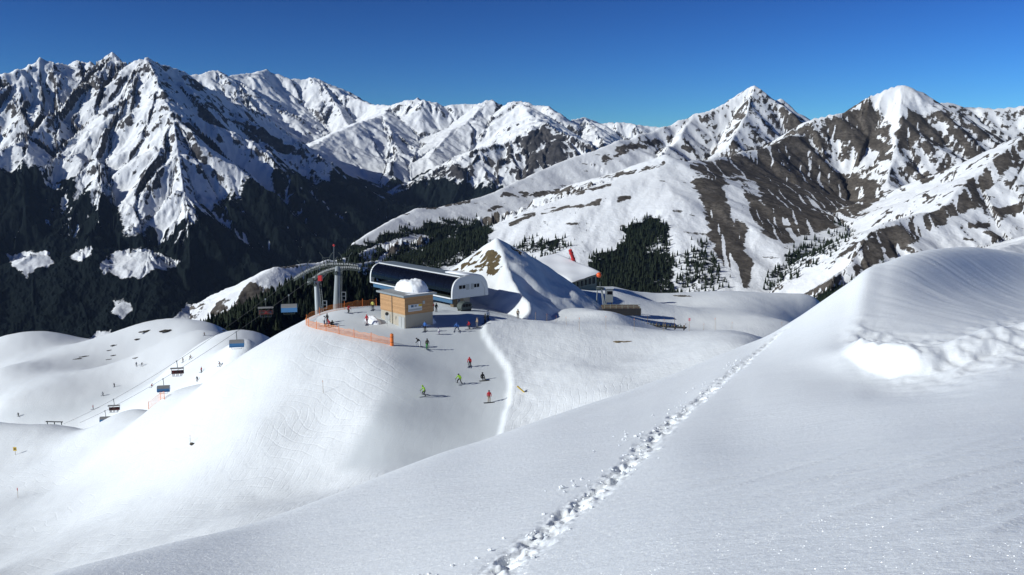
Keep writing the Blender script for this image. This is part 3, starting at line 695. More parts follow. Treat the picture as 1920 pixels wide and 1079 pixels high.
xs_, ys_ = Xf[sel], Yf[sel]; dz = np.zeros(len(xs_)); 
for (x, y, dx, dy, k) in prints:
    a = (xs_ - x) * dx + (ys_ - y) * dy; b_ = -(xs_ - x) * dy + (ys_ - y) * dx
    e = (a / 0.22) ** 2 + (b_ / 0.13) ** 2
    dz += -0.17 * k * np.exp(-e ** 1.5) + 0.035 * k * np.exp(-((np.sqrt(e) - 1.55) / 0.42) ** 2) * (0.5 + perlin(xs_ * 4, ys_ * 4, 3))
dn = dtr[sel]
dz += np.exp(-(dn / 0.27) ** 2) * (0.05 * perlin(xs_ * 3.1, ys_ * 3.1, 5) + 0.06 * perlin(xs_ * 7, ys_ * 7, 6) + 0.035 * perlin(xs_ * 14, ys_ * 14, 7) - 0.05)
dz = np.clip(dz, -0.26, 0.10)
Zf[sel] += dz
M_fg = snow_mat('fresh_wind_packed_snow', 'fg')
grid_obj('snow_ridge', Xf, Yf, Zf, M_fg, {})
def fg_z(x, y):
    a = math.atan2(x, y); r = math.hypot(x, y)
    i = int(np.clip(np.interp(a, az2, np.arange(ncol)), 0, ncol - 1)); j = int(np.clip(np.interp(r, rad2, np.arange(len(rad2))), 0, len(rad2) - 1))
    return float(Zf[j, i])
# crumbs of snow kicked out beside the prints
cl_v = []; cl_f = []
rnd = random.Random(5)
for q in range(330):
    s_ = rnd.uniform(0, cum[-1] * 0.8); cl_ = math.sin(s_ * 0.9) + 0.6 * math.sin(s_ * 2.3 + 1)
    x = np.interp(s_, cum, tw[:, 0]); y = np.interp(s_, cum, tw[:, 1])
    off = rnd.gauss(0, 0.22) if rnd.random() < 0.55 or cl_ < 0.1 else -abs(rnd.gauss(0.75, 0.45))
    x += off * 0.9 + rnd.gauss(0, .1); y += -off * 0.15 + rnd.gauss(0, .15)
    k_ = rnd.uniform(0.012, 0.045) * (1.6 if rnd.random() < 0.1 else 1); z = fg_z(x, y) + k_ * 0.25
    n0 = len(cl_v)
    for j in range(5):
        t = math.pi * j / 4
        for i in range(6):
            a_ = 2 * math.pi * i / 6 + j; kk = k_ * rnd.uniform(0.55, 1.45)
            cl_v.append((x + kk * math.sin(t) * math.cos(a_), y + kk * math.sin(t) * math.sin(a_), z + kk * 0.6 * math.cos(t)))
    cl_f += [(n0 + j * 6 + i, n0 + (j + 1) * 6 + i, n0 + (j + 1) * 6 + (i + 1) % 6, n0 + j * 6 + (i + 1) % 6) for j in range(4) for i in range(6)]
o = new_mesh_obj('snow_crumbs', cl_v, cl_f, M_fg, False); o['kind'] = 'stuff'; o['label'] = 'loose crumbs of snow beside the line of footprints'; o['category'] = 'snow crumbs'
# ------------------------------------------------------------------ helpers for built things
class MB:
    """collects boxes, tubes and strips; build() links them as one mesh"""
    def __init__(s): s.v = []; s.f = []
    def add(s, vs, fs):
        n = len(s.v); s.v += [tuple(v) for v in vs]; s.f += [tuple(i + n for i in f) for f in fs]; return s
    def box(s, c, d, rot=None):
        vs = [Vector((x * d[0] / 2, y * d[1] / 2, z * d[2] / 2)) for x in (-1, 1) for y in (-1, 1) for z in (-1, 1)]
        if rot is not None: vs = [rot @ v for v in vs]
        c = Vector(c)
        return s.add([v + c for v in vs], [(0, 1, 3, 2), (4, 6, 7, 5), (0, 4, 5, 1), (2, 3, 7, 6), (0, 2, 6, 4), (1, 5, 7, 3)])
    def tube(s, p, q, r0, r1=None, n=8):
        p = Vector(p); q = Vector(q); r1 = r0 if r1 is None else r1
        m = (q - p).to_track_quat('Z', 'Y').to_matrix()
        a = [p + m @ Vector((r0 * math.cos(2 * math.pi * i / n), r0 * math.sin(2 * math.pi * i / n), 0)) for i in range(n)]
        b = [q + m @ Vector((r1 * math.cos(2 * math.pi * i / n), r1 * math.sin(2 * math.pi * i / n), 0)) for i in range(n)]
        fs = [(i, (i + 1) % n, n + (i + 1) % n, n + i) for i in range(n)] + [tuple(range(n - 1, -1, -1)), tuple(range(n, 2 * n))]
        return s.add(a + b, fs)
    def path(s, pts, r, n=6):
        for a, b in zip(pts[:-1], pts[1:]): s.tube(a, b, r, n=n)
        return s
    def ball(s, c, r, sx=1, sy=1, sz=1, n=10, m=7, jit=0.0, zmin=-9):
        vs = []; c = Vector(c)
        for j in range(m + 1):
            t = math.pi * j / m
            for i in range(n):
                a = 2 * math.pi * i / n; k = r * (1 + random.uniform(-jit, jit))
                vs.append(c + Vector((k * sx * math.sin(t) * math.cos(a), k * sy * math.sin(t) * math.sin(a), max(zmin, k * sz * math.cos(t)))))
        return s.add(vs, [(j * n + i, (j + 1) * n + i, (j + 1) * n + (i + 1) % n, j * n + (i + 1) % n) for j in range(m) for i in range(n)])
    def prism(s, poly, a, b, ax='y'):
        """polygon in the plane across `ax`, extruded from a to b along it"""
        def P(u, w, t): return {'y': (u, t, w), 'x': (t, u, w), 'z': (u, w, t)}[ax]
        n = len(poly)
        return s.add([P(u, w, a) for u, w in poly] + [P(u, w, b) for u, w in poly],
                     [(i, (i + 1) % n, n + (i + 1) % n, n + i) for i in range(n)] + [tuple(range(n - 1, -1, -1)), tuple(range(n, 2 * n))])
    def build(s, name, mat, parent=None, smooth=False, bevel=0.0, label=None):
        o = new_mesh_obj(name, s.v, s.f, mat, smooth, parent)
        bm = bmesh.new(); bm.from_mesh(o.data); bmesh.ops.recalc_face_normals(bm, faces=bm.faces); bm.to_mesh(o.data); bm.free()
        if bevel:
            md = o.modifiers.new('bevel', 'BEVEL'); md.width = bevel; md.segments = 2; md.limit_method = 'ANGLE'
        if label: o['label'] = label
        return o
def tag(o, label, cat, group=None):
    o['label'] = label; o['category'] = cat
    if group: o['group'] = group
    return o
def thing(name, label, cat, loc, rz=0.0, group=None):
    o = bpy.data.objects.new(name, None); C.objects.link(o); o.location = loc; o.rotation_euler = (0, 0, rz); o.empty_display_size = 0.3
    return tag(o, label, cat, group)
def copy_tree(o, parent=None):
    c = o.copy(); C.objects.link(c)
    if parent is not None: c.parent = parent
    for ch in o.children: copy_tree(ch, c)
    return c

# materials of the built things
def wood_mat(name, a, b_, scale=(1.2, 14, 14)):
    m, nt, bs = new_mat(name)
    co = nt.nodes.new('ShaderNodeTexCoord').outputs['Object']
    oi = nt.nodes.new('ShaderNodeObjectInfo').outputs['Random']
    f = noise(nt, 1.0, 5, scaled(nt, co, scale), 0.6)
    c = mixc(nt, mapr(nt, f, 0.3, 0.7), a, b_)
    c = mixc(nt, math_n(nt, 'MULTIPLY', oi, 0.45), c, tuple(x * 0.62 for x in a))
    nt.links.new(c, bs.inputs['Base Color']); bs.inputs['Roughness'].default_value = 0.75
    return m
W_WOOD = wood_mat('larch_boards', (0.44, 0.24, 0.105), (0.56, 0.34, 0.17))
CONC = plain('concrete', (0.40, 0.36, 0.29), 0.9, 0, 0.22, 1.1)
GREYP = plain('grey_galvanised_steel', (0.29, 0.32, 0.33), 0.55, 0.35, 0.15, 2.0)
DARKST = plain('dark_green_grey_steel', (0.055, 0.07, 0.065), 0.6, 0.0, 0.3, 2.5)
WHITEP = plain('white_painted_panel', (0.66, 0.68, 0.69), 0.4, 0, 0.05, 0.8)
ROOFM = plain('blue_grey_roof_sheet', (0.19, 0.225, 0.245), 0.5, 0.2, 0.12, 0.6)
FELT = plain('grey_roof_felt', (0.30, 0.31, 0.31), 0.9, 0, 0.25, 1.3)
BLUEP = plain('blue_panel', (0.05, 0.12, 0.21), 0.4, 0, 0.1, 1.0)
BLACK = plain('black_rubber', (0.018, 0.018, 0.02), 0.7, 0, 0.3, 4.0)
REDP = plain('red_paint', (0.55, 0.03, 0.03), 0.45, 0, 0.15, 1.5)
ORANGE = plain('orange_plastic', (0.78, 0.19, 0.03), 0.6, 0, 0.18, 2.0)
ORNET = plain('orange_netting', (0.80, 0.26, 0.05), 0.65, 0, 0.2, 2.0)
BALLM = plain('orange_red_marker_paint', (0.75, 0.10, 0.015), 0.4, 0, 0.08, 1.0)
POLEW = plain('weathered_bamboo', (0.30, 0.22, 0.12), 0.8, 0, 0.3, 5.0)
YELLOW = plain('yellow_sign_paint', (0.65, 0.42, 0.03), 0.5, 0, 0.1, 3.0)
DOORG = plain('grey_metal_door', (0.40, 0.41, 0.40), 0.5, 0.1, 0.1, 2.0)
LOOSE = plain('heaped_snow', (0.84, 0.86, 0.89), 0.8, 0, 0.05, 3.0)
GREENW = plain('grey_green_boards', (0.24, 0.26, 0.21), 0.8, 0, 0.25, 2.0)
BROWNW = plain('brown_weathered_boards', (0.13, 0.095, 0.06), 0.8, 0, 0.25, 2.0)
ROCKM = plain('dark_lichen_rock', (0.075, 0.065, 0.05), 0.9, 0, 0.5, 1.5)
GRASSM = plain('dead_grass', (0.16, 0.115, 0.05), 0.95, 0, 0.45, 3.0)
m, nt, b = new_mat('tinted_station_glass'); b.inputs['Base Color'].default_value = (0.004, 0.005, 0.009, 1); b.inputs['Roughness'].default_value = 0.22; b.inputs['Specular IOR Level'].default_value = 0.18
nt.links.new(bump(nt, noise(nt, 0.5, 2), 0.02, 0.2), b.inputs['Normal']); GLASS = m
m, nt, b = new_mat('blue_tinted_bubble'); nt.links.new(mixc(nt, noise(nt, 1.5, 3), (0.05, 0.19, 0.40), (0.09, 0.26, 0.5)), b.inputs['Base Color']); b.inputs['Roughness'].default_value = 0.15; BUBBLE = m
SILVER = plain('silver_chair_shell', (0.33, 0.33, 0.32), 0.4, 0.3, 0.1, 2.0)
DRED = plain('dark_red_seat', (0.10, 0.02, 0.018), 0.6, 0, 0.3, 3.0)

# ------------------------------------------------------------------ wooden hut on the plaza
A40 = R(40)
corner = spot(760, 617); corner.z -= 0.25
hut = thing('wooden_lift_hut', 'two-storey hut with pale wooden cladding, concrete base and snow heaped on its flat roof', 'hut', corner, A40)
LX, LY, HB, HT = 6.2, 8.4, 2.75, 6.1
MB().box((LX / 2, LY / 2, HB / 2), (LX - 0.04, LY - 0.04, HB)).build('base_wall', CONC, hut, bevel=0.03)
MB().box((LX / 2, LY / 2, (HB + HT) / 2), (LX - 0.14, LY - 0.14, HT - HB - 0.02)).build('core_wall', BROWNW, hut)
nb = 15; bh = (HT - HB) / nb
for k in range(nb):
    z = HB + bh * (k + 0.5); j = random.uniform(-0.012, 0.012)
    MB().box((LX / 2, -0.02 + j, z), (LX + 0.06, 0.06, bh - 0.025)).build('plank', W_WOOD, hut)
    for y0, y1 in ((-0.03, 4.2), (4.27, LY + 0.03)):
        MB().box((-0.02 + j, (y0 + y1) / 2, z), (0.06, y1 - y0, bh - 0.025)).build('plank', W_WOOD, hut)
    MB().box((LX + 0.02, LY / 2, z), (0.06, LY, bh - 0.025)).build('plank', W_WOOD, hut)
MB().tube((-0.12, 4.23, 0.1), (-0.12, 4.23, HT), 0.06).build('downpipe', DARKST, hut)
rf = MB().box((LX / 2, LY / 2, HT + 0.17), (LX + 1.1, LY + 1.0, 0.30)).build('roof', FELT, hut, bevel=0.03)
MB().box((LX / 2, -0.52, HT + 0.16), (LX + 1.16, 0.06, 0.36)).box((-0.57, LY / 2, HT + 0.16), (0.06, LY + 1.06, 0.36)).build('fascia', GREYP, rf)
sh = MB()
N = 26
vs = []; fs = []
for j in range(N):
    for i in range(N):
        u, v = i / (N - 1), j / (N - 1)
        x = 2.2 + u * 4.9; y = 0.9 + v * 7.6
        e = max(0.0, 1 - (abs(2 * u - 1) ** 2.6 + abs(2 * v - 1) ** 2.6)) ** 0.45
        h = 2.2 * e * (0.95 + 0.18 * float(perlin(np.array([x * 0.55]), np.array([y * 0.55]), 4)[0]) + 0.1 * float(perlin(np.array([x * 1.9]), np.array([y * 1.9]), 5)[0]))
        vs.append((x, y, HT + 0.28 + max(0, h)))
fs = [(j * N + i, j * N + i + 1, (j + 1) * N + i + 1, (j + 1) * N + i) for j in range(N - 1) for i in range(N - 1)]
o = new_mesh_obj('roof_snow', vs, fs, LOOSE, True, rf)
# thin old snow on the rest of the roof
o = MB().box((3.2, 0.6, HT + 0.335), (4.4, 1.6, 0.03)).build('roof_snow_patch', LOOSE, rf, bevel=0.01)
d = MB().box((-0.04, 1.15, 1.15), (0.06, 2.0, 2.3)).build('double_door', DOORG, hut); MB().box((-0.085, 1.15, 1.15), (0.02, 0.05, 2.25)).build('door_seam', DARKST, d)
d = MB().box((-0.04, 6.0, 1.1), (0.06, 1.7, 2.2)).build('door', DOORG, hut); MB().tube((-0.12, 5.4, 1.05), (-0.12, 5.4, 1.2), 0.03).build('handle', DARKST, d)
sg = MB().box((2.15, -0.12, 3.95), (3.0, 0.06, 1.25)).build('sign_board', WHITEP, hut, label='white board with a dark square and a yellow corner')
MB().box((1.5, -0.165, 4.28), (0.55, 0.02, 0.42)).build('dark_square', BLUEP, sg)
MB().box((2.25, -0.165, 4.28), (0.5, 0.02, 0.38)).build('grey_square', FELT, sg)
MB().box((3.25, -0.165, 4.32), (0.75, 0.02, 0.42)).build('yellow_field', YELLOW, sg)
MB().box((2.15, -0.165, 3.62), (2.8, 0.02, 0.36)).build('lower_strip', DOORG, sg)
MB().box((4.1, -0.12, 4.75), (0.5, 0.05, 0.6)).build('small_notice', DOORG, hut)
# ploughed snow against the hut
def snow_heap(name, label, px, py, sx, sy, sz, rz=0.0, seed=1, rmin=100):
    p = spot(px, py, rmin); n = 18; vs = []; fs = []
    for j in range(n):
        for i in range(n):
            u, v = 2 * i / (n - 1) - 1, 2 * j / (n - 1) - 1
            h = max(0, 1 - (u * u + v * v)) ** 0.8 * (1 + 0.22 * float(perlin(np.array([u * 2.3]), np.array([v * 2.3]), seed)[0]))
            x, y = u * sx, v * sy; X_, Y_ = x * math.cos(rz) - y * math.sin(rz), x * math.sin(rz) + y * math.cos(rz)
            vs.append((X_, Y_, slope_z(p.x + X_, p.y + Y_) - p.z - 0.12 + sz * h))
    fs = [(j * n + i, j * n + i + 1, (j + 1) * n + i + 1, (j + 1) * n + i) for j in range(n - 1) for i in range(n - 1)]
    o = new_mesh_obj(name, vs, fs, LOOSE, True); o.location = p; tag(o, label, 'snow heap'); return o
snow_heap('snow_heap', 'ploughed snow heaped against the sign side of the wooden hut', 788, 607, 3.4, 2.2, 1.7, A40, 2)
snow_heap('snow_heap', 'drifted snow heap at the door side of the wooden hut', 699, 604, 1.2, 2.4, 1.2, A40, 3)
sp = spot(726, 611)
rs = thing('round_sign', 'round dark sign on a thin pole before the hut doors', 'sign', sp)
MB().tube((0, 0, -0.2), (0, 0, 2.3), 0.03).build('pole', GREYP, rs); MB().tube((0, -0.03, 2.2), (0, -0.06, 2.2), 0.34, n=16).build('disc', BLACK, rs)

# ------------------------------------------------------------------ top station of the chairlift
Pst = unproj(848, 562, 183.0); zst = float(Pst[2]); gst = slope_z(Pst[0], Pst[1])
st = thing('chairlift_station', 'curved white chairlift top station with a long dark glass front', 'lift station', (Pst[0], Pst[1], gst), A40)
B0 = zst - gst; SW, SHT, SL = 9.6, 4.6, 33.0
def sect(t):                                             # barrel section, t from 0 (front foot) to 1 (back foot)
    a = math.pi * (1 - t); e = 0.62
    c, s_ = math.cos(a), math.sin(a)
    return SW / 2 + SW / 2 * math.copysign(abs(c) ** e, c), B0 + SHT * abs(s_) ** e
def shell(t0, t1, y0, y1, th, n, ny=1):
    mb = MB(); ts = [t0 + (t1 - t0) * i / n for i in range(n + 1)]
    c0 = (SW / 2, B0)
    out = [sect(t) for t in ts]; inn = [(c0[0] + (x - c0[0]) * (1 - th / SW * 2), c0[1] + (z - c0[1]) * (1 - th / SHT)) for x, z in out]
    mb.prism(out + inn[::-1], y0, y1, 'y'); return mb
TG = 0.40
shell(TG, 1.0, 0.4, SL - 0.4, 0.25, 16).build('roof_shell', ROOFM, st)
for y0, y1 in ((0.0, 0.45), (SL - 0.45, SL)): shell(0, 1, y0, y1, 0.9, 26).build('rim_arch', WHITEP, st, bevel=0.04)
npn = 11; pl = (SL - 1.0) / npn
for k in range(npn):
    shell(0.045, TG - 0.02, 0.5 + k * pl + 0.03, 0.5 + (k + 1) * pl - 0.03, 0.12, 8).build('pane', GLASS, st)
MB().box((sect(TG)[0], SL / 2, sect(TG)[1] + 0.02), (0.35, SL - 0.9, 0.22)).build('gutter_trim', WHITEP, st)
MB().box((0.02, SL / 2, B0 + 0.12), (0.3, SL - 0.9, 0.26)).build('sill_trim', WHITEP, st)
MB().box((0.6, SL / 2, B0 - 0.55), (0.2, SL - 1.5, 1.0)).build('skirt_panel', BLUEP, st)
MB().box((SW / 2, SL / 2, B0 - 0.05), (SW - 1.0, SL - 1.0, 0.12)).build('floor_slab', DARKST, st)
ew = MB(); pts = [sect(i / 26) for i in range(27)]; pts = [(SW / 2 + (x - SW / 2) * 0.97, B0 + (z - B0) * 0.97) for x, z in pts]
ew.prism(pts, 0.12, 0.4, 'y'); ew = ew.build('end_wall', WHITEP, st)
for x, w, h, dark in ((2.25, 0.75, 0.75, 1), (3.15, 0.75, 0.75, 1), (4.15, 0.85, 1.2, 0), (5.35, 0.75, 1.2, 0), (6.15, 0.6, 0.75, 1), (6.9, 0.6, 0.75, 1)):
    wdw = MB().box((x, 0.11, B0 + 2.35 - (0.75 - h) * -0.2), (w, 0.06, h)).build('window' if dark else 'grey_panel', GLASS if dark else DOORG, ew)
# snow lying on the roof towards its near end
shell(0.47, 0.80, 0.5, 7.5, -0.22, 10).build('roof_snow', LOOSE, st, smooth=True)
for y in (2.0, 12, 22, 31): MB().box((SW / 2, y, (B0 - 0.1) / 2 - 0.4), (1.6, 1.3, B0 + 0.7)).build('pillar', CONC, st)
MB().box((1.6, 1.6, B0 / 2 - 0.4), (1.1, 1.1, B0 + 0.6)).build('pillar', BROWNW, st)
MB().box((SW / 2 + 1.0, SL / 2 + 3, B0 / 2 - 0.3), (0.3, SL - 14, B0 + 0.4)).build('back_wall', BLUEP, st)
# cabin parked under the end of the station
cp = spot(871, 583); cp.z -= 0.05
cb_ = thing('parked_cabin', 'dark rounded cabin parked in the shade below the station end wall', 'cabin', cp, A40)
prof = [(-1.25, 0.35), (-1.45, 0.8), (-1.35, 1.35), (-1.0, 1.75), (-0.4, 1.95), (0.4, 1.95), (1.0, 1.75), (1.35, 1.35), (1.45, 0.8), (1.25, 0.35)]
MB().prism(prof, -0.8, 0.8, 'y').build('shell', DARKST, cb_, bevel=0.1)
for x in (-0.7, 0.0, 0.7): MB().box((x, -0.82, 1.25), (0.55, 0.05, 0.6)).build('window', GLASS, cb_)
for s_ in (-1, 1): MB().box((0, s_ * 0.55, 0.17), (2.6, 0.12, 0.34)).build('runner', BLACK, cb_)

# ------------------------------------------------------------------ lift portal with its sheave trains
pb2 = spot(630, 579, 150, 200)
lt = thing('lift_tower', 'grey steel portal of two pylons carrying curved sheave trains of the chairlift', 'lift tower', pb2)
def loc_(px_, py_, r): return Vector(unproj(px_, py_, r)) - pb2
top2 = loc_(633, 502, 187); top1 = loc_(593, 528, 187); base1 = loc_(597, 590, 184)
MB().tube((0, 0, -1.5), top2, 0.70, 0.50, 12).build('pylon', GREYP, lt, smooth=False)
MB().tube(base1 - Vector((0, 0, 2.5)), top1, 0.64, 0.48, 12).build('pylon', GREYP, lt)
for b_, t_ in ((Vector((0, 0, 0)), top2), (base1, top1)):
    l = MB(); off = Vector((0.95, -0.1, 0))
    for dx in (-0.2, 0.2): l.tube(b_ + off + Vector((dx, 0, 0)), t_ + off * 0.8 + Vector((dx, 0, 0)), 0.03, n=5)
    nst = int((t_ - b_).length / 0.35)
    for k in range(nst):
        p = b_ + off + (t_ + off * 0.8 - b_ - off) * (k / nst); l.tube(p - Vector((0.2, 0, 0)), p + Vector((0.2, 0, 0)), 0.02, n=4)
    l.build('ladder', GREYP, lt)
    c = b_ + (t_ - b_) * 0.3 + Vector((1.5, -0.2, 0))
    g = MB()
    for zz in (-0.8, 0, 0.8): g.box(c + Vector((0, 0, zz)), (0.8, 0.6, 0.05))
    for dx in (-0.4, 0.4): g.box(c + Vector((dx, 0, 0)), (0.05, 0.6, 1.7))
    g.build('ladder_cage', GREYP, lt)
# rope path at the head: (px, py, metres out); two trains, six metres apart
TR_A = [(551, 521, 201), (566, 511, 199.5), (584, 502, 198), (604, 495.5, 196.5), (625, 493, 195), (648, 493.5, 194), (672, 497, 193), (712, 508, 203)]
TR_B = [(577, 528, 194), (590, 518, 192.5), (604, 509, 191), (620, 503, 190), (637, 500, 189), (655, 499.5, 188.5), (676, 502, 188), (716, 514, 197)]
def bez(pts, n):
    P = np.array([loc_(*p) for p in pts]); s_ = np.concatenate([[0], np.cumsum(np.linalg.norm(np.diff(P, axis=0), axis=1))])
    return [Vector([float(smooth_interp(s_, P[:, k], np.array([t]))[0]) for k in range(3)]) for t in np.linspace(0, s_[-1], n)]
for tr in (TR_A, TR_B):
    pts = bez(tr[:-1], 16)
    bm_ = MB()
    for a, b_ in zip(pts[:-1], pts[1:]):
        for dz in (-0.34, -0.75): bm_.tube(a + Vector((0, 0, dz)), b_ + Vector((0, 0, dz)), 0.11, n=6)
        bm_.tube(a + Vector((0, 0, -0.75)), b_ + Vector((0, 0, -0.34)), 0.06, n=4)
    sb_ = bm_.build('sheave_beam', DARKST, lt)
    cw = MB()
    for a, b_ in zip(pts[:-1], pts[1:]):
        o_ = Vector((0.35, -1.0, -0.6)); cw.box((a + b_) / 2 + o_, (0.9, 0.7, 0.05)); cw.tube(a + o_ + Vector((0, -0.35, 1.0)), b_ + o_ + Vector((0, -0.35, 1.0)), 0.03, n=4); cw.tube(a + o_ + Vector((0, -0.35, 0)), a + o_ + Vector((0, -0.35, 1.0)), 0.025, n=4)
    cw.build('catwalk', DARKST, lt)
    for p, q in zip(pts[:-1], pts[1:]):
        for t in (0.25, 0.75):
            c = p + (q - p) * t; MB().tube(c + Vector((-0.03, -0.09, -0.22)), c + Vector((0.03, 0.09, -0.22)), 0.24, n=12).build('sheave', FELT, lt)
MB().tube(top2 + Vector((0.2, 6.5, -0.9)), top2 + Vector((0, -2.5, -0.9)), 0.38, 0.38, 8).build('cross_beam', DARKST, lt)
MB().tube(top1 + Vector((0, 11.5, 0.6)), top1 + Vector((0, -1.5, -0.6)), 0.32, 0.32, 8).build('cross_beam', DARKST, lt)
for q in ((612, 494, 196), (648, 494, 194), (570, 508, 199), (620, 503, 190), (590, 516, 192)):
    c = loc_(*q); g = MB()
    for s_ in (-1, 1):
        g.tube(c + Vector((s_ * 0.35, 0, -0.3)), c + Vector((s_ * 0.9, 0, 1.7)), 0.09, n=5); g.tube(c + Vector((s_ * 0.9, 0, 1.7)), c + Vector((s_ * 1.5, 0, 2.4)), 0.07, n=5)
    g.tube(c + Vector((-0.75, 0, 1.2)), c + Vector((0.75, 0, 1.2)), 0.06, n=5)
    g.build('lifting_bracket', DARKST, lt)
ms = MB().tube(loc_(626, 494, 195), loc_(626, 462, 195), 0.05, n=5).build('mast', GREYP, lt); MB().ball(loc_(626, 460.5, 195), 0.26).build('wind_marker', REDP, ms, smooth=True)
mo = MB().box(top1 + Vector((0.95, -0.5, 0.75)), (0.8, 0.9, 1.1)).build('motor_housing', REDP, lt, bevel=0.06)
MB().box(top1 + Vector((-1.0, -0.4, 0.4)), (1.2, 1.0, 0.6)).build('gear_box', DARKST, lt, bevel=0.05)

# the two hauling ropes run over the portal and down to the valley
def rope_line(tr, low, sag, name, label):
    a = Vector(unproj(*tr[0])); b_ = Vector(unproj(*low))
    def pt(t): return a + (b_ - a) * t + Vector((0, 0, -4 * sag * t * (1 - t)))
    pts = [Vector(loc) + pb2 for loc in reversed(bez(tr, 14))]
    pts = [p for p in pts] + [pt(i / 30) for i in range(1, 31)]
    mb = MB().path(pts, 0.042, 5); tag(mb.build(name, BLACK), label, 'cable', 'hauling ropes of the chairlift'); return pt
ropeA = rope_line(TR_A, (120, 795, 352), 2.6, 'lift_rope', 'dark hauling rope carrying the open occupied chairs')
ropeB = rope_line(TR_B, (150, 793, 342), 2.2, 'lift_rope', 'dark hauling rope carrying the closed blue bubble chairs')

# ------------------------------------------------------------------ chairs
def make_chair(closed, name):
    t = thing(name, '', 'chair', (0, 0, 0))
    MB().path([(0, 0, 0.05), (0, 0.15, -0.5), (0, 0.55, -1.2), (0, 0.55, -2.1)], 0.085, 6).build('hanger', DARKST, t)
    MB().box((0, 0, 0.0), (0.28, 0.6, 0.28)).build('grip', GREYP, t)
    MB().tube((-1.6, 0.55, -2.1), (1.6, 0.55, -2.1), 0.07, n=6).tube((-1.6, 0.55, -2.1), (-1.6, 0.5, -3.7), 0.06, n=6).tube((1.6, 0.55, -2.1), (1.6, 0.5, -3.7), 0.06, n=6).build('frame', DARKST, t)
    MB().box((0, 0.2, -3.55), (3.2, 0.55, 0.14)).build('seat', DRED, t, bevel=0.04)
    MB().box((0, 0.5, -3.1), (3.2, 0.12, 0.8)).build('backrest', DRED if not closed else BLACK, t, bevel=0.04)
    prof = [(0.62, -2.15), (0.35, -2.02), (-0.05, -2.05), (-0.45, -2.3), (-0.70, -2.75), (-0.78, -3.3), (-0.68, -3.75)]
    th = 0.05
    if closed:
        roof = prof[:5]; low = prof[4:]
        MB().prism(roof + [(u + 0.02, w - th) for u, w in roof[::-1]], -1.72, 1.72, 'x').build('bubble_roof', SILVER, t)
        MB().prism(low + [(u + th, w) for u, w in low[::-1]], -1.70, 1.70, 'x').build('bubble_window', BUBBLE, t)
        MB().prism(prof + [(0.62, -3.3)], -1.75, -1.71, 'x').prism(prof + [(0.62, -3.3)], 1.71, 1.75, 'x').build('side_shield', BUBBLE, t)
    else:
        up = [(0.75, -2.25), (0.45, -1.95), (0.0, -1.80), (-0.5, -1.82), (-0.95, -2.0)]
        MB().prism(up + [(u, w - th) for u, w in up[::-1]], -1.72, 1.72, 'x').build('bubble_roof', SILVER, t)
        MB().tube((-1.5, -0.35, -3.1), (1.5, -0.35, -3.1), 0.05, n=6).build('safety_bar', DARKST, t)
    MB().tube((-1.2, -0.55, -4.15), (1.2, -0.55, -4.15), 0.05, n=6).tube((-1.2, -0.5, -3.2), (-1.2, -0.55, -4.15), 0.04, n=5).tube((1.2, -0.5, -3.2), (1.2, -0.55, -4.15), 0.04, n=5).build('footrest', DARKST, t)
    return t
def rope_at(fn, px_):
    best = min((abs(proj(*[np.array(c) for c in fn(k / 400)])[0] - px_), k) for k in range(401)); return fn(best[1] / 400)
CHAIRS = []
ref_c = make_chair(True, 'bubble_chair'); ref_o = make_chair(False, 'open_chair')
for i, (px_, where) in enumerate(((541, 'just below the portal pylons, above the dark wood'), (443, 'over the edge where snow meets the dark wood'), (306, 'over the snow bowl, above the small orange net'), (197, 'lowest on its rope, by the brow of the slope'))):
    t = ref_c if i == 0 else copy_tree(ref_c); p = rope_at(ropeB, px_); t.location = p; t.rotation_euler = (0, 0, R(12))
    tag(t, 'closed blue bubble chair ' + where, 'chair', 'closed blue bubble chairs')
for i, (px_, where) in enumerate(((498, 'dark against the wood below the portal'), (331, 'hanging over the middle of the snow bowl'), (213, 'low on its rope near the brow of the slope'))):
    t = ref_o if i == 0 else copy_tree(ref_o); p = rope_at(ropeA, px_); t.location = p; t.rotation_euler = (0, 0, R(12))
    tag(t, 'open dark red chair with riders ' + where, 'chair', 'open chairs with riders'); CHAIRS.append(t)

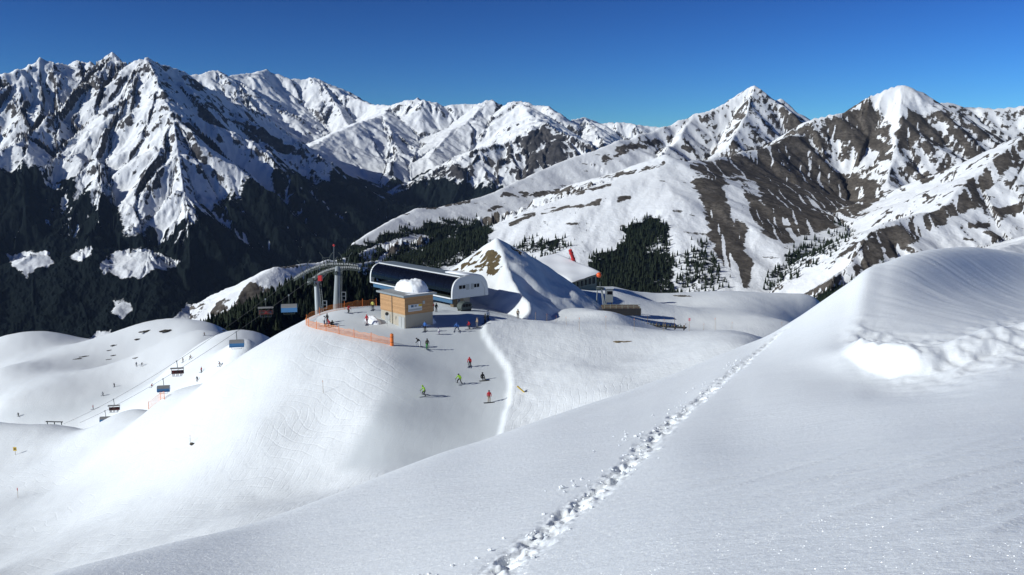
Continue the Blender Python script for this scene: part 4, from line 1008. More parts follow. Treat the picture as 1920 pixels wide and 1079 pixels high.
# ------------------------------------------------------------------ orange safety net round the plaza
def net_fence(name, label, path, height, posts, rmin=120, rmax=260, step=0.16):
    P = [spot(a, b, rmin, rmax) for a, b in path]; root = thing(name, label, 'fence', P[0])
    pts = np.array(P); s_ = np.concatenate([[0], np.cumsum(np.linalg.norm(np.diff(pts[:, :2], axis=0), axis=1))])
    def at(d):
        x = float(smooth_interp(s_, pts[:, 0], np.array([d]))[0]); y = float(smooth_interp(s_, pts[:, 1], np.array([d]))[0]); return Vector((x, y, slope_z(x, y))) - P[0]
    net = MB(); n = int(s_[-1] / step); line = [at(s_[-1] * i / n) for i in range(n + 1)]
    hs = [height * (1 + 0.06 * math.sin(i * 0.21) + 0.04 * math.sin(i * 0.53 + 1)) for i in range(n + 1)]
    def strip(a, b_, c, d_): net.add([a, b_, c, d_], [(0, 1, 2, 3)])
    for i in range(n):
        a, b_ = line[i], line[i + 1]; u = (b_ - a).normalized() * 0.045
        strip(a + Vector((0, 0, 0.05)), a + u * .55 + Vector((0, 0, 0.05)), a + u * .55 + Vector((0, 0, hs[i])), a + Vector((0, 0, hs[i])))
        for k in range(9):
            z0 = 0.06 + (hs[i] - 0.1) * k / 8; z1 = 0.06 + (hs[i + 1] - 0.1) * k / 8; w_ = 0.028 if k not in (0, 8) else 0.06
            strip(a + Vector((0, 0, z0)), b_ + Vector((0, 0, z1)), b_ + Vector((0, 0, z1 + w_)), a + Vector((0, 0, z0 + w_)))
    net.build('net', ORNET, root)
    for f_ in posts:
        p = at(s_[-1] * f_); MB().tube(p + Vector((0, 0, -0.4)), p + Vector((random.uniform(-.06, .06), 0, height + 0.35)), 0.05, n=6).build('post', ORANGE, root)
    return root
net_fence('safety_net_fence', 'long orange net fence curving round the snowy plaza edge', [(706, 573), (686, 575), (660, 578.5), (636, 583), (612, 588), (594, 594), (580, 601), (573.5, 608), (578, 613), (592, 617.5), (612, 622), (640, 628), (668, 634), (700, 641), (733, 648)], 1.25, [0, 0.1, 0.2, 0.31, 0.40, 0.48, 0.56, 0.64, 0.73, 0.82, 0.91])
net_fence('safety_net', 'short piece of orange net standing alone on the snow slope below the chairs', [(277, 757), (288, 755.5), (298, 752.5), (309, 750)], 1.5, [0.02, 0.42, 0.98], 170, 300)
pd = spot(735, 649)
pad = thing('orange_pad', 'thick orange padded post at the end of the net fence', 'post', pd)
MB().tube((0, 0, -0.2), (0, 0, 2.05), 0.30, 0.29, 12).build('padding', ORANGE, pad, bevel=0.05); MB().tube((0, 0, 2.0), (0, 0, 2.2), 0.06, n=8).build('stake', POLEW, pad)
for z in (0.6, 1.5): MB().tube((0, 0, z), (0, 0, z + 0.06), 0.315, n=12).build('strap', BLACK, pad)

# ------------------------------------------------------------------ poles along the edge and across the slope
POLES = [(986, 592, 1.9, 'thin bamboo pole on the slope edge behind the pair of watchers'), (972, 597, 2.0, 'bamboo pole stuck beside the pair of watchers'), (1004, 601, 1.6, 'short bamboo pole in the mound shadow, first past the watchers'), (1025, 604, 1.6, 'short bamboo pole in the mound shadow, second past the watchers'),
         (1042, 608, 1.6, 'short bamboo pole in the mound shadow, third past the watchers'), (1062, 611, 1.7, 'bamboo pole in the mound shadow, fourth past the watchers'), (1086, 622, 2.7, 'tall bamboo pole with a slack line at its foot'), (1136, 618, 2.7, 'tall bamboo pole in front of the drag lift base block'), (1189, 622, 2.5, 'tall bamboo pole before the dark storage rack'),
         (1244, 621, 2.3, 'bamboo pole standing before the middle of the storage rack'), (1319, 621, 1.9, 'bamboo pole just past the pink topped pole'), (1341, 621, 2.4, 'bamboo pole second past the pink topped pole'), (1372, 616, 1.7, 'bamboo pole third past the pink topped pole'), (1466, 612, 1.0, 'short stake beside the footprints on the saddle'),
         (606, 737, 2.0, 'thin pole alone on the rough slope below the net fence'), (357, 834, 1.6, 'thin pole beside a dark stone on the lower slope')]
for px_, py_, h, lb in POLES:
    p = spot(px_, py_, 100, 260); o = thing('marker_pole', lb, 'pole', p, group='thin poles marking the slope edge')
    top = Vector((random.uniform(-.12, .12), random.uniform(-.05, .05), h)); MB().tube((0, 0, -0.3), top, 0.035, 0.025, 6).build('shaft', POLEW, o); MB().tube(top * 0.86, top * 0.93, 0.045, n=6).build('tape', ORANGE, o)
p = spot(1292, 622, 120, 220); o = thing('pink_flag_pole', 'pole with a faded pink sign near the storage rack end', 'pole', p)
MB().tube((0, 0, -0.3), (0, 0, 2.5), 0.035, 0.03, 6).build('shaft', POLEW, o); MB().box((0, -0.05, 2.25), (0.38, 0.04, 0.55)).build('sign_plate', plain('faded_pink_plastic', (0.62, 0.25, 0.27), 0.6), o)
p = spot(29, 853, 120, 300); o = thing('yellow_sign', 'small yellow square sign on a post in the lower snow', 'sign', p)
MB().tube((0, 0, -0.3), (0, 0, 1.9), 0.05, n=6).build('post', POLEW, o); MB().box((0, -0.06, 1.5), (0.85, 0.05, 0.95)).build('sign_plate', YELLOW, o); MB().box((0, -0.09, 1.5), (0.45, 0.02, 0.4)).build('sign_mark', BROWNW, o)
p = spot(34, 936, 110, 300); o = thing('red_topped_pole', 'thin pole with a red tip on the lower snow slope', 'pole', p)
MB().tube((0, 0, -0.3), (0, 0, 2.1), 0.035, n=6).build('shaft', POLEW, o); MB().tube((0, 0, 1.6), (0, 0, 2.15), 0.08, n=8).build('tip', REDP, o)
p = spot(102, 794, 180, 300); o = thing('grind_rail', 'long dark rail on short legs at the brow of the snow slope', 'rail', p, R(-4))
MB().box((0, 0, 0.75), (4.8, 0.3, 0.22)).build('rail_beam', BLACK, o, bevel=0.03)
for x in (-2.0, 0, 2.0): MB().box((x, 0, 0.3), (0.12, 0.25, 0.75)).build('leg', DARKST, o)
p = spot(979, 744, 100, 200); o = thing('fallen_stake', 'tilted yellow stake with a dark foot in loose snow beside the run', 'stake', p)
MB().tube((0.35, 0, 0.0), (-0.75, 0.1, 0.95), 0.10, 0.12, 8).build('padding', YELLOW, o); MB().tube((0.35, 0, 0.0), (0.75, -0.1, 0.25), 0.05, n=6).build('foot', BLACK, o)
p = spot(361, 835, 100, 260); o = MB().ball((0, 0, 0.1), 0.35, 1.3, 0.8, 0.7, 9, 6, 0.2).build('stone', ROCKM); o.location = p; tag(o, 'dark stone beside a thin pole on the lower slope', 'stone')

# ------------------------------------------------------------------ restaurant behind the mound
Pr = unproj(1071, 546, 236.0); gz = float(Pr[2])
re_ = thing('mountain_restaurant', 'low mountain restaurant with a broad snow covered roof behind the pyramid mound', 'building', (Pr[0], Pr[1], gz), A40)
RX, RY = 9.6, 17.0
def rz_(u, v): return 2.5 + 1.5 * u / RX + 3.4 * v / RY
def slab(mb, x0, x1, y0, y1, lo, hi):
    c = [(x0, y0), (x1, y0), (x1, y1), (x0, y1)]
    mb.add([(x, y, rz_(x, y) + lo) for x, y in c] + [(x, y, rz_(x, y) + hi) for x, y in c], [(3, 2, 1, 0), (4, 5, 6, 7), (0, 1, 5, 4), (1, 2, 6, 5), (2, 3, 7, 6), (3, 0, 4, 7)]); return mb
w_ = MB(); c = [(0, 0), (RX, 0), (RX, RY), (0, RY)]
w_.add([(x, y, -2.5) for x, y in c] + [(x, y, rz_(x, y)) for x, y in c], [(3, 2, 1, 0), (4, 5, 6, 7), (0, 1, 5, 4), (1, 2, 6, 5), (2, 3, 7, 6), (3, 0, 4, 7)])
w_.build('wall', GREENW, re_)
rr_ = slab(MB(), -0.9, RX + 0.9, -0.9, RY + 0.9, 0.02, 0.25).build('roof', BROWNW, re_)
n = 24; vs = []
for j in range(n):
    for i in range(n):
        u = -0.95 + (RX + 1.9) * i / (n - 1); v = -0.95 + (RY + 1.9) * j / (n - 1); e = min(i, n - 1 - i, j, n - 1 - j)
        vs.append((u, v, rz_(u, v) + (0.24 if e == 0 else 0.55 if e == 1 else 0.68) + 0.12 * math.sin(u * 0.8) * math.sin(v * 0.6)))
new_mesh_obj('roof_snow', vs, [(j * n + i, j * n + i + 1, (j + 1) * n + i + 1, (j + 1) * n + i) for j in range(n - 1) for i in range(n - 1)], LOOSE, True, rr_)
for k in range(6):
    x = 1.0 + k * 1.5; h = 1.25 + 0.1 * k
    f_ = MB().box((x, -0.03, 1.45 + 0.13 * k), (0.95, 0.08, h)).build('window', GLASS, re_); MB().box((x, -0.08, 1.45 + 0.13 * k), (0.06, 0.04, h)).build('mullion', DOORG, f_)
MB().box((RX / 2, -0.06, 0.35), (RX, 0.1, 0.5)).build('plinth_board', GREENW, re_)
MB().box((-0.05, 3.0, 1.2), (0.08, 4.5, 1.9)).build('brown_cladding', BROWNW, re_)
pr = Vector(unproj(1081, 504, 251)); tp = Vector(unproj(1069, 469, 249))
o = thing('red_tube', 'slanting red tube rising above the restaurant roof', 'tube', pr); dv = tp - pr
MB().tube(-dv * 0.9, dv, 0.55, 0.50, 14).build('tube_body', REDP, o)
for k in (0.15, 0.5, 0.8): MB().tube(dv * k, dv * (k + 0.05), 0.62, n=14).build('flange', REDP, o)

# ------------------------------------------------------------------ drag lift head and terrace
pdl = spot(1134, 581, 165, 215)
dl = thing('drag_lift_head', 'grey drag lift head on slanting legs with a big orange marker ball', 'lift station', pdl)
MB().box((0, 0, 0.0), (1.5, 1.4, 1.3)).build('base_block', CONC, dl, bevel=0.05)
MB().tube((-0.25, 0, 0.5), (-0.95, 0.3, 5.4), 0.19, 0.15, 8).build('leg', GREYP, dl); MB().tube((0.25, 0.0, 0.5), (-0.9, -0.2, 5.4), 0.16, 0.14, 8).build('leg', GREYP, dl)
MB().tube((-1.9, 1.6, 0.2), (-1.75, 1.6, 4.9), 0.15, 0.13, 8).build('leg', GREYP, dl)
MB().box((-1.2, 0.6, 5.2), (1.7, 1.8, 0.35)).build('head_frame', DARKST, dl)
MB().tube((-1.2, 0.6, 5.35), (-1.2, 0.6, 5.55), 1.0, n=18).build('bull_wheel', DARKST, dl)
cbn = MB().box((1.1, 0.8, 3.6), (1.75, 1.7, 3.4)).build('operator_cabin', GREYP, dl, bevel=0.04)
MB().box((1.1, 0.8, 5.36), (2.1, 2.0, 0.10)).build('cabin_roof', WHITEP, cbn); MB().box((1.1, -0.07, 4.3), (1.2, 0.05, 0.8)).build('window', GLASS, cbn)
for x in (0.4, 1.8): MB().tube((x, 0.8, -0.6), (x, 0.8, 1.95), 0.12, n=8).build('cabin_leg', GREYP, dl)
mb = MB().tube((-1.2, 0.6, 5.5), (-1.25, 0.4, 7.0), 0.05, n=6).build('ball_stem', GREYP, dl); MB().ball(Vector(unproj(1123, 516, 188)) - pdl, 0.56, n=18, m=12).build('marker_ball', BALLM, dl, smooth=True)
pt_ = Vector(unproj(1164, 572, 212)); tdk = thing('terrace_deck', 'dark wooden terrace deck with railings beside the drag lift', 'terrace', pt_)
MB().box((0, 0, -0.6), (9.0, 5.5, 0.25)).build('deck', BROWNW, tdk); MB().box((0, -2.7, -1.3), (9.0, 0.15, 1.7)).build('front_board', BLACK, tdk)
for k in range(7): MB().tube((-4.2 + 1.4 * k, -2.6, -0.5), (-4.2 + 1.4 * k, -2.6, 0.55), 0.05, n=6).build('rail_post', GREENW, tdk)
MB().tube((-4.3, -2.6, 0.55), (4.3, -2.6, 0.55), 0.05, n=6).tube((-4.3, -2.6, 0.05), (4.3, -2.6, 0.05), 0.035, n=6).build('hand_rail', GREENW, tdk)
pk = spot(1240, 617, 170, 230); rk = thing('storage_rack', 'long dark rack full of drag lift hangers lying on the snow', 'rack', pk, R(-20))
MB().box((0, 0, 0.4), (11.0, 0.5, 0.25)).box((0, 0.9, 0.4), (11.0, 0.25, 0.2)).build('rack_beam', BLACK, rk)
for k in range(6): MB().box((-5 + 2 * k, 0.4, 0.2), (0.18, 1.4, 0.6)).build('rack_foot', BLACK, rk)
for k in range(16):
    x = -5.2 + 0.68 * k + random.uniform(-.15, .15); h = random.uniform(0.5, 1.0) + (1.3 if k in (3, 12) else 0)
    MB().tube((x, 0.3, 0.5), (x + random.uniform(-.4, .4), 0.5, 0.5 + h), 0.045, n=5).box((x, 0.35, 0.72), (0.34, 0.4, 0.4)).build('hanger', DARKST if k % 3 else BROWNW, rk)

# ------------------------------------------------------------------ stones and dead grass showing through the snow
def outcrop(px_, py_, w, h, ang, lb, mat, nm='rock_outcrop', rmin=100, rmax=660, cat='rock', gr='stones poking out of the snow'):
    p = spot(px_, py_, rmin, rmax); o = thing(nm, lb, cat, p, ang, gr)
    k = 4 if mat is ROCKM else 12
    for i in range(k):
        t = (i + 0.5) / k - 0.5 + (random.uniform(-.05, .05) if k > 4 else 0); s_ = (4 / k) ** 0.6 * (1 - abs(t) * 1.1) * random.uniform(0.7, 1.1)
        MB().ball((t * w * 0.95, random.uniform(-.15, .15) * w * (0.2 if k == 4 else 0.8), 0.02), w * 0.2 * s_, random.uniform(1.1, 1.6), 0.9, h / w * 2.4, 9, 6, 0.22).build('boulder' if mat is ROCKM else 'tuft', mat, o)
    return o
for px_, py_, w, h, lb in ((275, 622, 9, 1.6, 'long dark rock below the far brow of the snow bowl'), (315, 619, 10, 1.8, 'broad dark rock at the crest of the snow bowl'), (259, 636, 5, 1.0, 'rounded dark rock under the crest of the snow bowl'), (215, 648, 5, .9, 'narrow dark rock in the upper snow bowl above another'), (206, 657, 3.5, .7, 'small rock just under a narrow rock in the bowl'),
                           (145, 674, 5, .9, 'left one of two slanting rocks in the open bowl'), (158, 669, 6, 1.0, 'larger right one of two slanting rocks in the bowl'), (214, 666, 4, .7, 'thin rock above the bowl run beside its smaller mate'), (204, 674, 3.2, .6, 'small thin rock above the bowl run'), (256, 673, 4, .6, 'flat rock near two distant skiers'), (418, 620, 4, .8, 'low rock under the ropes at the dark wood edge')):
    outcrop(px_, py_, w, h, R(38), lb, ROCKM, rmin=260)
outcrop(1172, 642, 4.6, 0.5, R(-8), 'patch of brown dead grass poking through the smooth snow', GRASSM, 'grass_patch', 110, 200, 'grass', 'grass patches')
outcrop(1280, 556, 5.5, 0.8, R(-15), 'dark stones on the rounded snow crest beyond the rack', ROCKM, rmin=230, rmax=330)

# ------------------------------------------------------------------ people: one skinned body per pose, clothes by material slot
def body_mesh(name, J, ring=None):
    """J: joint -> (x, y, z); the figure looks along +y"""
    E = [('pel', 'spi', 0), ('spi', 'che', 0), ('che', 'nec', 0), ('nec', 'hea', 2), ('hea', 'top', 2)]
    for s_ in 'LR':
        E += [('che', 'sh' + s_, 0), ('sh' + s_, 'el' + s_, 0), ('el' + s_, 'wr' + s_, 0), ('wr' + s_, 'ha' + s_, 3), ('pel', 'hi' + s_, 1), ('hi' + s_, 'kn' + s_, 1), ('kn' + s_, 'an' + s_, 1), ('an' + s_, 'to' + s_, 3)]
    RAD = dict(pel=.165, spi=.155, che=.175, nec=.075, hea=.105, top=.075, sh=.095, el=.072, wr=.058, ha=.06, hi=.115, kn=.088, an=.075, to=.055)
    names = list(J); idx = {n: i for i, n in enumerate(names)}
    me = bpy.data.meshes.new(name); me.from_pydata([J[n] for n in names], [(idx[a], idx[b_]) for a, b_, _ in E], [])
    o = bpy.data.objects.new(name, me); C.objects.link(o)
    md = o.modifiers.new('skin', 'SKIN'); md.use_smooth_shade = True
    for n in names:
        r = RAD[n[:2] if n not in RAD else n]; sv_ = me.skin_vertices[0].data[idx[n]]; sv_.radius = (r, r * (0.8 if n in ('che', 'spi', 'pel') else 1)); sv_.use_root = (n == 'pel')
    o.modifiers.new('sub', 'SUBSURF').levels = 1
    dg = bpy.context.evaluated_depsgraph_get(); dg.update(); m2 = bpy.data.meshes.new_from_object(o.evaluated_get(dg)); m2.name = name
    bpy.data.objects.remove(o)
    m2.materials.clear()
    for k in range(4): m2.materials.append(None)
    segs = [(Vector(J[a]), Vector(J[b_]), k, RAD.get(a, RAD.get(a[:2]))) for a, b_, k in E]
    for p in m2.polygons:
        c = p.center; best = (9, 0)
        for a, b_, k, r in segs:
            d_ = b_ - a; t = max(0, min(1, (c - a).dot(d_) / max(d_.length_squared, 1e-9))); q = (c - a - d_ * t).length - r
            if q < best[0]: best = (q, k)
        p.material_index = best[1]; p.use_smooth = True
    return m2
def pose(kind):
    J = dict(pel=(0, 0, .95), spi=(0, .01, 1.18), che=(0, .02, 1.40), nec=(0, .03, 1.53), hea=(0, .05, 1.64), top=(0, .05, 1.73))
    for s_, x in (('L', -1), ('R', 1)):
        J.update({'sh' + s_: (x * .20, .02, 1.41), 'el' + s_: (x * .29, .02, 1.14), 'wr' + s_: (x * .27, .20, .98), 'ha' + s_: (x * .26, .29, .97),
                  'hi' + s_: (x * .10, 0, .88), 'kn' + s_: (x * .12, .05, .50), 'an' + s_: (x * .13, -.02, .12), 'to' + s_: (x * .14, .16, .06)})
    def mv(names, d): 
        for n in names: J[n] = tuple(a + b_ for a, b_ in zip(J[n], d))
    up = ['pel', 'spi', 'che', 'nec', 'hea', 'top'] + [n + s_ for s_ in 'LR' for n in ('sh', 'el', 'wr', 'ha', 'hi')]
    if kind in ('ski', 'wide'):
        mv(up, (0, -.06, -.14))
        for n, k in (('spi', .08), ('che', .18), ('nec', .25), ('hea', .32), ('top', .34), ('shL', .18), ('shR', .18), ('elL', .22), ('elR', .22), ('wrL', .3), ('wrR', .3), ('haL', .32), ('haR', .32)): mv([n], (0, k, -k * .25))
        mv(['knL', 'knR'], (0, .16, -.04))
    if kind == 'wide':
        for s_, x in (('L', -1), ('R', 1)): mv(['an' + s_, 'to' + s_], (x * .28, 0, 0)); mv(['kn' + s_], (x * .16, 0, 0)); mv(['el' + s_, 'wr' + s_, 'ha' + s_], (x * .12, 0, 0))
    if kind == 'bend':
        for n, k in (('spi', .16), ('che', .36), ('nec', .47), ('hea', .57), ('top', .66), ('shL', .36), ('shR', .36), ('elL', .45), ('elR', .45), ('wrL', .42), ('wrR', .42), ('haL', .44), ('haR', .44)): mv([n], (0, k, -k * .5))
    if kind in ('sit', 'seat', 'crouch'):
        dz_ = {'sit': -.68, 'seat': -.45, 'crouch': -.48}[kind]; mv(up, (0, -.25 if kind != 'sit' else -.1, dz_))
        kz_ = {'sit': .38, 'seat': .52, 'crouch': .50}[kind]
        for s_, x in (('L', -1), ('R', 1)):
            J['kn' + s_] = (x * .17, .27 if kind != 'sit' else .38, kz_); J['an' + s_] = (x * .17, .24 if kind == 'seat' else (.66 if kind == 'sit' else .0), .12); J['to' + s_] = (x * .18, .42 if kind == 'seat' else (.78 if kind == 'sit' else .18), .06 if kind != 'sit' else .2)
        if kind == 'crouch':
            for n, k in (('spi', .1), ('che', .22), ('nec', .3), ('hea', .37), ('top', .4), ('shL', .22), ('shR', .22), ('elL', .28), ('elR', .28), ('wrL', .3), ('wrR', .3), ('haL', .3), ('haR', .3)): mv([n], (0, k, -k * .3))
    return J
POSES = {k: (body_mesh('person_body_' + k, pose(k)), pose(k)) for k in ('stand', 'ski', 'wide', 'bend', 'sit', 'seat', 'crouch')}
SKIN = plain('skin', (0.45, 0.26, 0.18), 0.6, 0, 0.1, 6.0)
CL = {k: plain('cloth_' + k, v, 0.8, 0, 0.25, 6.0) for k, v in dict(red=(0.42, 0.012, 0.02), lime=(0.22, 0.42, 0.02), black=(0.012, 0.012, 0.014), navy=(0.015, 0.03, 0.09), blue=(0.03, 0.12, 0.38), white=(0.62, 0.62, 0.62), beige=(0.33, 0.25, 0.17), olive=(0.05, 0.05, 0.03), green=(0.04, 0.30, 0.04), grey=(0.12, 0.13, 0.15), purple=(0.10, 0.05, 0.16), yellow=(0.55, 0.50, 0.12), brown=(0.12, 0.06, 0.035), wine=(0.16, 0.015, 0.02)).items()}
HELM = {}
def person(px_, py_, label, jacket, trousers, kind='stand', face=0.0, hat='black', skis=True, poles=True, rng_=(85, 260), size=1.0, group=None, at=None, dz_=0.0):
    p = at if at is not None else spot(px_, py_, *rng_)
    me, J = POSES[kind]
    root = thing('person', label, 'person', p + Vector((0, 0, dz_)), R(face), group); root.scale = (size,) * 3
    b_ = bpy.data.objects.new('body', me); C.objects.link(b_); b_.parent = root
    for k, mt in enumerate((CL[jacket], CL[trousers], SKIN, CL['black'])): b_.material_slots[k].link = 'OBJECT'; b_.material_slots[k].material = mt
    key = ('helmet', kind, hat)
    h = J['hea']
    if key not in HELM:
        o = MB().ball((h[0], h[1] - .015, h[2] + .05), .135, 1, 1.1, .92, 10, 7, 0, -.05).build('helmet', CL[hat], root, smooth=True); HELM[key] = o.data
    else:
        o = bpy.data.objects.new('helmet', HELM[key]); C.objects.link(o); o.parent = root
    def part(nm, build, mat):
        k_ = (nm, kind, mat.name); nm = nm.replace('_other', '')
        if k_ not in HELM: HELM[k_] = build().build(nm, mat, root).data
        else:
            o_ = bpy.data.objects.new(nm, HELM[k_]); C.objects.link(o_); o_.parent = root
    for s_, x in (('L', -1), ('R', 1)):
        an = J['an' + s_]
        if skis == 'board':
            if s_ == 'L': part('snowboard', lambda: MB().box((0, an[1] + .1, .03), (1.55, .27, .05)), CL['black'])
        elif skis: part('ski' + ('' if s_ == 'L' else '_other'), lambda an=an: MB().box((an[0], an[1] + .12, .03), (.10, 1.7, .04)), CL['navy'])
        if poles:
            ha = J['ha' + s_]
            part('ski_pole' + ('' if s_ == 'L' else '_other'), lambda ha=ha, x=x: MB().tube((ha[0], ha[1], ha[2] + .12), (ha[0] + x * .15, ha[1] - .35, .05), .018, n=5), CL['grey'])
    return root
PEOPLE = [
 (881, 688, 'skier in red jacket and black trousers gliding down the middle of the run', 'red', 'black', 'ski', 170, 'red', True, True),
 (862, 720, 'skier in lime jacket with legs apart beside the seated snowboarder', 'lime', 'black', 'wide', 150, 'black', True, True),
 (905, 712, 'snowboarder all in black sitting on the run', 'black', 'black', 'sit', 200, 'black', 'board', False),
 (796, 743, 'crouching skier in lime jacket, lowest on the run', 'lime', 'black', 'wide', 120, 'lime', True, True),
 (917, 756, 'snowboarder in red jacket and beige trousers standing near the snow bank', 'red', 'beige', 'stand', 190, 'black', 'board', False),
 (788, 651, 'person in black jacket and white trousers bending forward', 'black', 'white', 'bend', 80, 'black', True, True),
 (801, 656, 'person in dark jacket and bright green trousers near the orange pad', 'olive', 'green', 'stand', 200, 'black', True, True),
 (797, 622, 'person in blue jacket and black trousers by the hut snow heap', 'blue', 'black', 'stand', 160, 'grey', True, True),
 (824, 628, 'small child in white and purple on the plaza', 'white', 'purple', 'ski', 100, 'purple', True, False),
 (857, 622, 'skier in bright blue jacket standing open-legged on the plaza', 'blue', 'navy', 'wide', 170, 'blue', True, True),
 (881, 618, 'skier in red jacket on the plaza beside one in beige', 'red', 'black', 'ski', 110, 'black', True, True),
 (895, 615, 'skier in beige jacket and grey trousers on the plaza', 'beige', 'grey', 'stand', 120, 'beige', True, True),
 (910, 608, 'tall skier in black at the top of the snow bank', 'black', 'black', 'stand', 140, 'black', True, True),
 (915, 601, 'person in white jacket right behind the tall black skier', 'white', 'black', 'stand', 220, 'black', True, False),
 (971, 597, 'watcher in beige jacket and black trousers on the slope edge', 'beige', 'black', 'stand', 190, 'black', False, True),
 (978, 588, 'watcher in brown behind the beige one, at the mound foot', 'brown', 'wine', 'stand', 200, 'black', False, True),
 (653, 588, 'skier in red jacket crossing the plaza near the back fence', 'red', 'black', 'ski', 240, 'black', True, True),
 (688, 609, 'skier in red jacket standing by the hut drift', 'red', 'wine', 'stand', 180, 'red', True, True),
 (609, 612, 'person in white jacket at the curve of the orange fence', 'white', 'navy', 'stand', 100, 'black', True, True),
 (614, 607, 'person in dark clothes standing within the fence group', 'black', 'black', 'stand', 150, 'brown', True, False),
 (617, 612, 'person in red jacket crouching in the fence group', 'red', 'grey', 'crouch', 120, 'red', True, False),
 (623, 614, 'person in black crouching low at the edge of the fence group', 'black', 'black', 'crouch', 200, 'black', 'board', False),
 (699, 582, 'person in yellow vest and dark trousers beside the hut back corner', 'yellow', 'black', 'stand', 170, 'black', True, True),
 (812, 584, 'person in wine red in the shade under the station', 'wine', 'black', 'stand', 150, 'black', False, False),
 (818, 586, 'person in black in the shade under the station', 'black', 'grey', 'stand', 210, 'black', False, False),
]
for a in PEOPLE: person(a[0], a[1], a[2], a[3], a[4], a[5], a[6], a[7], a[8], a[9], size=0.78 if 'child' in a[2] else 1.06)
bgp = spot(951, 583, 120, 230); o = thing('lime_bag', 'small lime green bag lying in snow by the watchers', 'bag', bgp)
MB().ball((0, 0, .25), .38, 1.1, .7, .9, 10, 7, .06).build('sack', CL['lime'], o, smooth=True); MB().path([(-.2, -.28, .5), (0, -.36, .62), (.2, -.28, .5)], .03, 5).build('strap', CL['black'], o)
FARP = [(35, 782, 'black', 'alone by the far edge of the bowl run'), (175, 769, 'red', 'on the bowl run below the lowest open chair'), (194, 745, 'navy', 'on the bowl run above the lowest open chair'), (215, 728, 'black', 'on the bowl run left of the middle chairs'), (256, 689, 'navy', 'left one of two standing together high in the bowl'), (266, 688, 'black', 'right one of two standing together high in the bowl'), (284, 725, 'red', 'gliding under the ropes near the blue chair'), (343, 679, 'brown', 'lower of two skiers just right of the open chair'), (357, 674, 'beige', 'upper of two skiers right of the open chair'), (370, 716, 'black', 'close to the brow of the near hill'), (378, 699, 'red', 'just above the brow of the near hill'), (413, 689, 'wine', 'highest along the brow of the near hill'), (384, 631, 'brown', 'alone under the snow bowl crest near the wood')]
for i, (a, b_, c_, w_) in enumerate(FARP): person(a, b_, 'tiny distant skier in %s %s' % (c_, w_), c_, 'black', ('ski', 'stand', 'wide')[i % 3], 60 + i * 37, 'black', True, i % 2 == 0, (240, 660), 1.1, 'distant skiers in the snow bowl')
i = 0
for ci, t in enumerate(CHAIRS):
    for x, col_ in zip((-1.0, 0.0, 1.0), (('black', 'red', 'navy'), ('wine', 'black', 'grey'), ('black', 'brown', 'wine'))[ci]):
        q = t.matrix_basis @ Vector((x, 0.28, -4.06)); person(0, 0, 'rider in %s on the open chair %s' % (col_, ('dark against the wood', 'over the middle of the bowl', 'near the brow')[ci]), col_, 'black', 'seat', 12 + 180, 'black', True, False, at=q, group='riders on open chairs'); i += 1

# ------------------------------------------------------------------ woods on the hillside
T = TERRAIN['hillside']; TX, TY, TZ, TF = T['X'], T['Y'], T['Z'], T['forest']
rr = np.hypot(TX, TY); dr_ = np.gradient(T['r'])[:, None]; da_ = np.gradient(T['az'])[None, :]
area = dr_ * da_ * rr
SKX = [300, 340, 400, 480, 540, 571, 640, 700, 706, 712, 860, 935, 1000, 1110, 1150, 1210, 1300, 1405, 1480, 1547, 1600, 1650, 1700, 1800, 1920]
SKY = [604, 606, 611, 622, 622, 607, 578, 571, 545, 500, 500, 452, 495, 515, 555, 556, 551, 549, 552, 576, 533, 490, 462, 434, 455]
vis = (T['py'] < np.interp(T['px'], SKX, SKY) + 22) & (T['px'] > 330) & (T['px'] < 1960) & (T['py'] > 150)
lam = np.clip(TF / 0.72, 0, 1) ** 1.5 * 0.018 * area * vis
sparse = poly_mask(T['px'], T['py'], [(930, 400), (1100, 370), (1200, 400), (1180, 470), (1080, 500), (960, 470)], 20) * sstep(0.1, 0.5, fbm(TX / 90, TY / 90, 2, 5)) * 0.0032 * area * vis
k_ = rng.poisson(np.minimum(lam + sparse, 30))
ii = np.repeat(np.arange(k_.size), k_.ravel()); jr, jc = ii // TX.shape[1], ii % TX.shape[1]
u1 = rng.random(len(ii)) - .5; u2 = rng.random(len(ii)) - .5
tr_r = rr[jr, jc] + u1 * dr_[jr, 0]; tr_a = T['az'][jc] + u2 * da_[0, jc]
tx = tr_r * np.sin(tr_a); ty = tr_r * np.cos(tr_a); tz = TZ[jr, jc] - 0.8
th_ = rng.uniform(7, 16, len(ii)) * np.where(TF[jr, jc] < 0.1, 0.42, 1)
tpx, tpy = proj(tx, ty, tz + th_)
shown = (tpy < np.interp(tpx, SKX, SKY)) & (tpx > 330) & (tpx < 1930)
app = np.where(shown, th_ / tr_r, 0); order = np.argsort(-app)
m, nt, b = new_mat('conifer_needles'); oi = nt.nodes.new('ShaderNodeObjectInfo').outputs['Random']
nt.links.new(mixc(nt, oi, (0.010, 0.017, 0.011), (0.026, 0.034, 0.020)), b.inputs['Base Color']); b.inputs['Roughness'].default_value = 0.9; b.inputs['Specular IOR Level'].default_value = 0.1; NEEDLE = m
BARK = plain('bark', (0.05, 0.035, 0.025), 0.9)
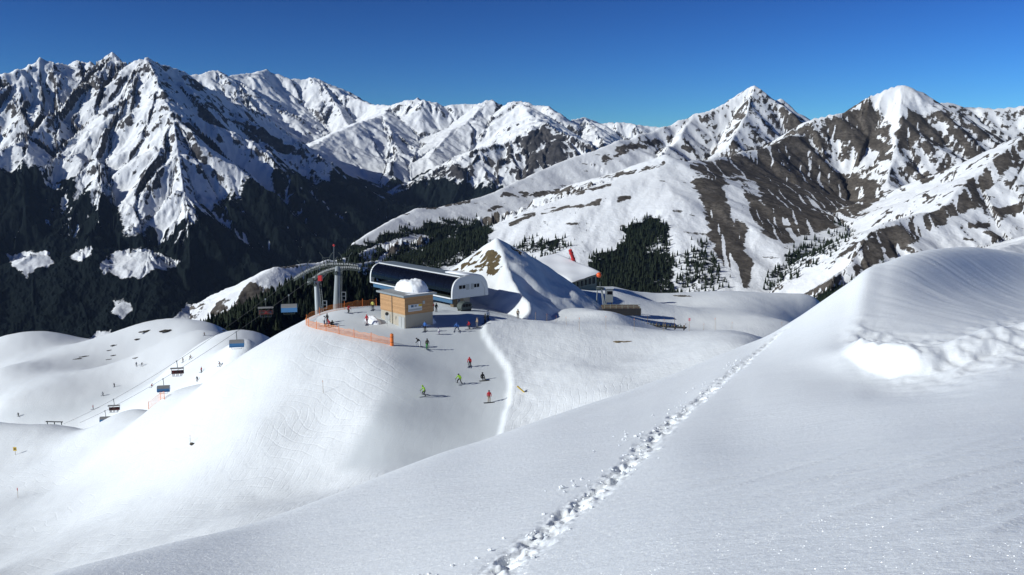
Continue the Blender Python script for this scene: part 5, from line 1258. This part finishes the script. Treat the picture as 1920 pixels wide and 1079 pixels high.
def crown_mesh(seed):
    rnd = random.Random(seed); mb = MB(); nt_ = 6
    for k in range(nt_):
        z0 = 0.12 + 0.80 * k / nt_; z1 = min(1.0, z0 + 0.30); r0 = 0.20 * (1 - k / (nt_ + 0.6)) + 0.02; n = 9
        ring = [(r0 * rnd.uniform(0.55, 1.15) * math.cos(2 * math.pi * i / n + k), r0 * rnd.uniform(0.55, 1.15) * math.sin(2 * math.pi * i / n + k), z0 + rnd.uniform(-.02, .03)) for i in range(n)]
        mb.add(ring + [(rnd.uniform(-.01, .01), 0, z1)], [(i, (i + 1) % n, n) for i in range(n)])
    return mb
cm = [crown_mesh(s_) for s_ in range(3)]
ptree = []
for s_ in range(3):
    r_ = thing('conifer_tree', '', 'tree', (0, 0, 0)); cm[s_].build('crown', NEEDLE, r_); MB().tube((0, 0, -.05), (0, 0, .5), .022, .012, 6).build('trunk', BARK, r_); ptree.append(r_)
NT = 300
for n_, q in enumerate(order[:NT]):
    t = ptree[n_] if n_ < 3 else copy_tree(ptree[n_ % 3])
    t.location = (tx[q], ty[q], tz[q]); t.scale = (th_[q],) * 3; t.rotation_euler = (0, 0, rng.random() * 6.28)
    if tpx[q] < 780: tag(t, 'dark conifer in the wood on the steep slope below the lift portal', 'tree', 'conifers below the lift portal')
    elif tpx[q] < 1420: tag(t, 'dark conifer in the wood on the sunny hillside beyond the restaurant', 'tree', 'conifers beyond the restaurant')
    else: tag(t, 'dark conifer in the woods below the brown rock mountain', 'tree', 'conifers below the rock mountain')
rest = order[NT:]
me = bpy.data.meshes.new('distant_conifers'); me.vertices.add(len(rest)); me.vertices.foreach_set('co', np.stack([tx, ty, tz], -1)[rest].astype(np.float32).ravel())
at_ = me.attributes.new('tree_height', 'FLOAT', 'POINT'); at_.data.foreach_set('value', th_[rest].astype(np.float32)); me.update()
wood = bpy.data.objects.new('distant_conifers', me); C.objects.link(wood); wood['kind'] = 'stuff'; tag(wood, 'far conifer woods scattered over the snowy hillside', 'forest')
me.materials.append(NEEDLE)
ng = bpy.data.node_groups.new('plant_conifers', 'GeometryNodeTree')
ng.interface.new_socket('Geometry', in_out='INPUT', socket_type='NodeSocketGeometry'); ng.interface.new_socket('Geometry', in_out='OUTPUT', socket_type='NodeSocketGeometry')
gi = ng.nodes.new('NodeGroupInput'); go = ng.nodes.new('NodeGroupOutput'); jn = ng.nodes.new('GeometryNodeJoinGeometry')
for k in range(3):
    cn = ng.nodes.new('GeometryNodeMeshCone'); cn.inputs['Vertices'].default_value = 6; cn.inputs['Radius Bottom'].default_value = 0.20 - 0.055 * k; cn.inputs['Depth'].default_value = 0.44
    tf = ng.nodes.new('GeometryNodeTransform'); tf.inputs['Translation'].default_value = (0, 0, 0.08 + 0.24 * k); ng.links.new(cn.outputs['Mesh'], tf.inputs['Geometry']); ng.links.new(tf.outputs[0], jn.inputs[0])
sm = ng.nodes.new('GeometryNodeSetMaterial'); sm.inputs['Material'].default_value = NEEDLE; ng.links.new(jn.outputs[0], sm.inputs['Geometry'])
ip = ng.nodes.new('GeometryNodeInstanceOnPoints'); na = ng.nodes.new('GeometryNodeInputNamedAttribute'); na.data_type = 'FLOAT'; na.inputs['Name'].default_value = 'tree_height'
ng.links.new(gi.outputs[0], ip.inputs['Points']); ng.links.new(sm.outputs[0], ip.inputs['Instance']); ng.links.new(na.outputs['Attribute'], ip.inputs['Scale']); ng.links.new(ip.outputs[0], go.inputs[0])
md = wood.modifiers.new('plant_conifers', 'NODES'); md.node_group = ng
print('TREES', len(rest), len(ii))
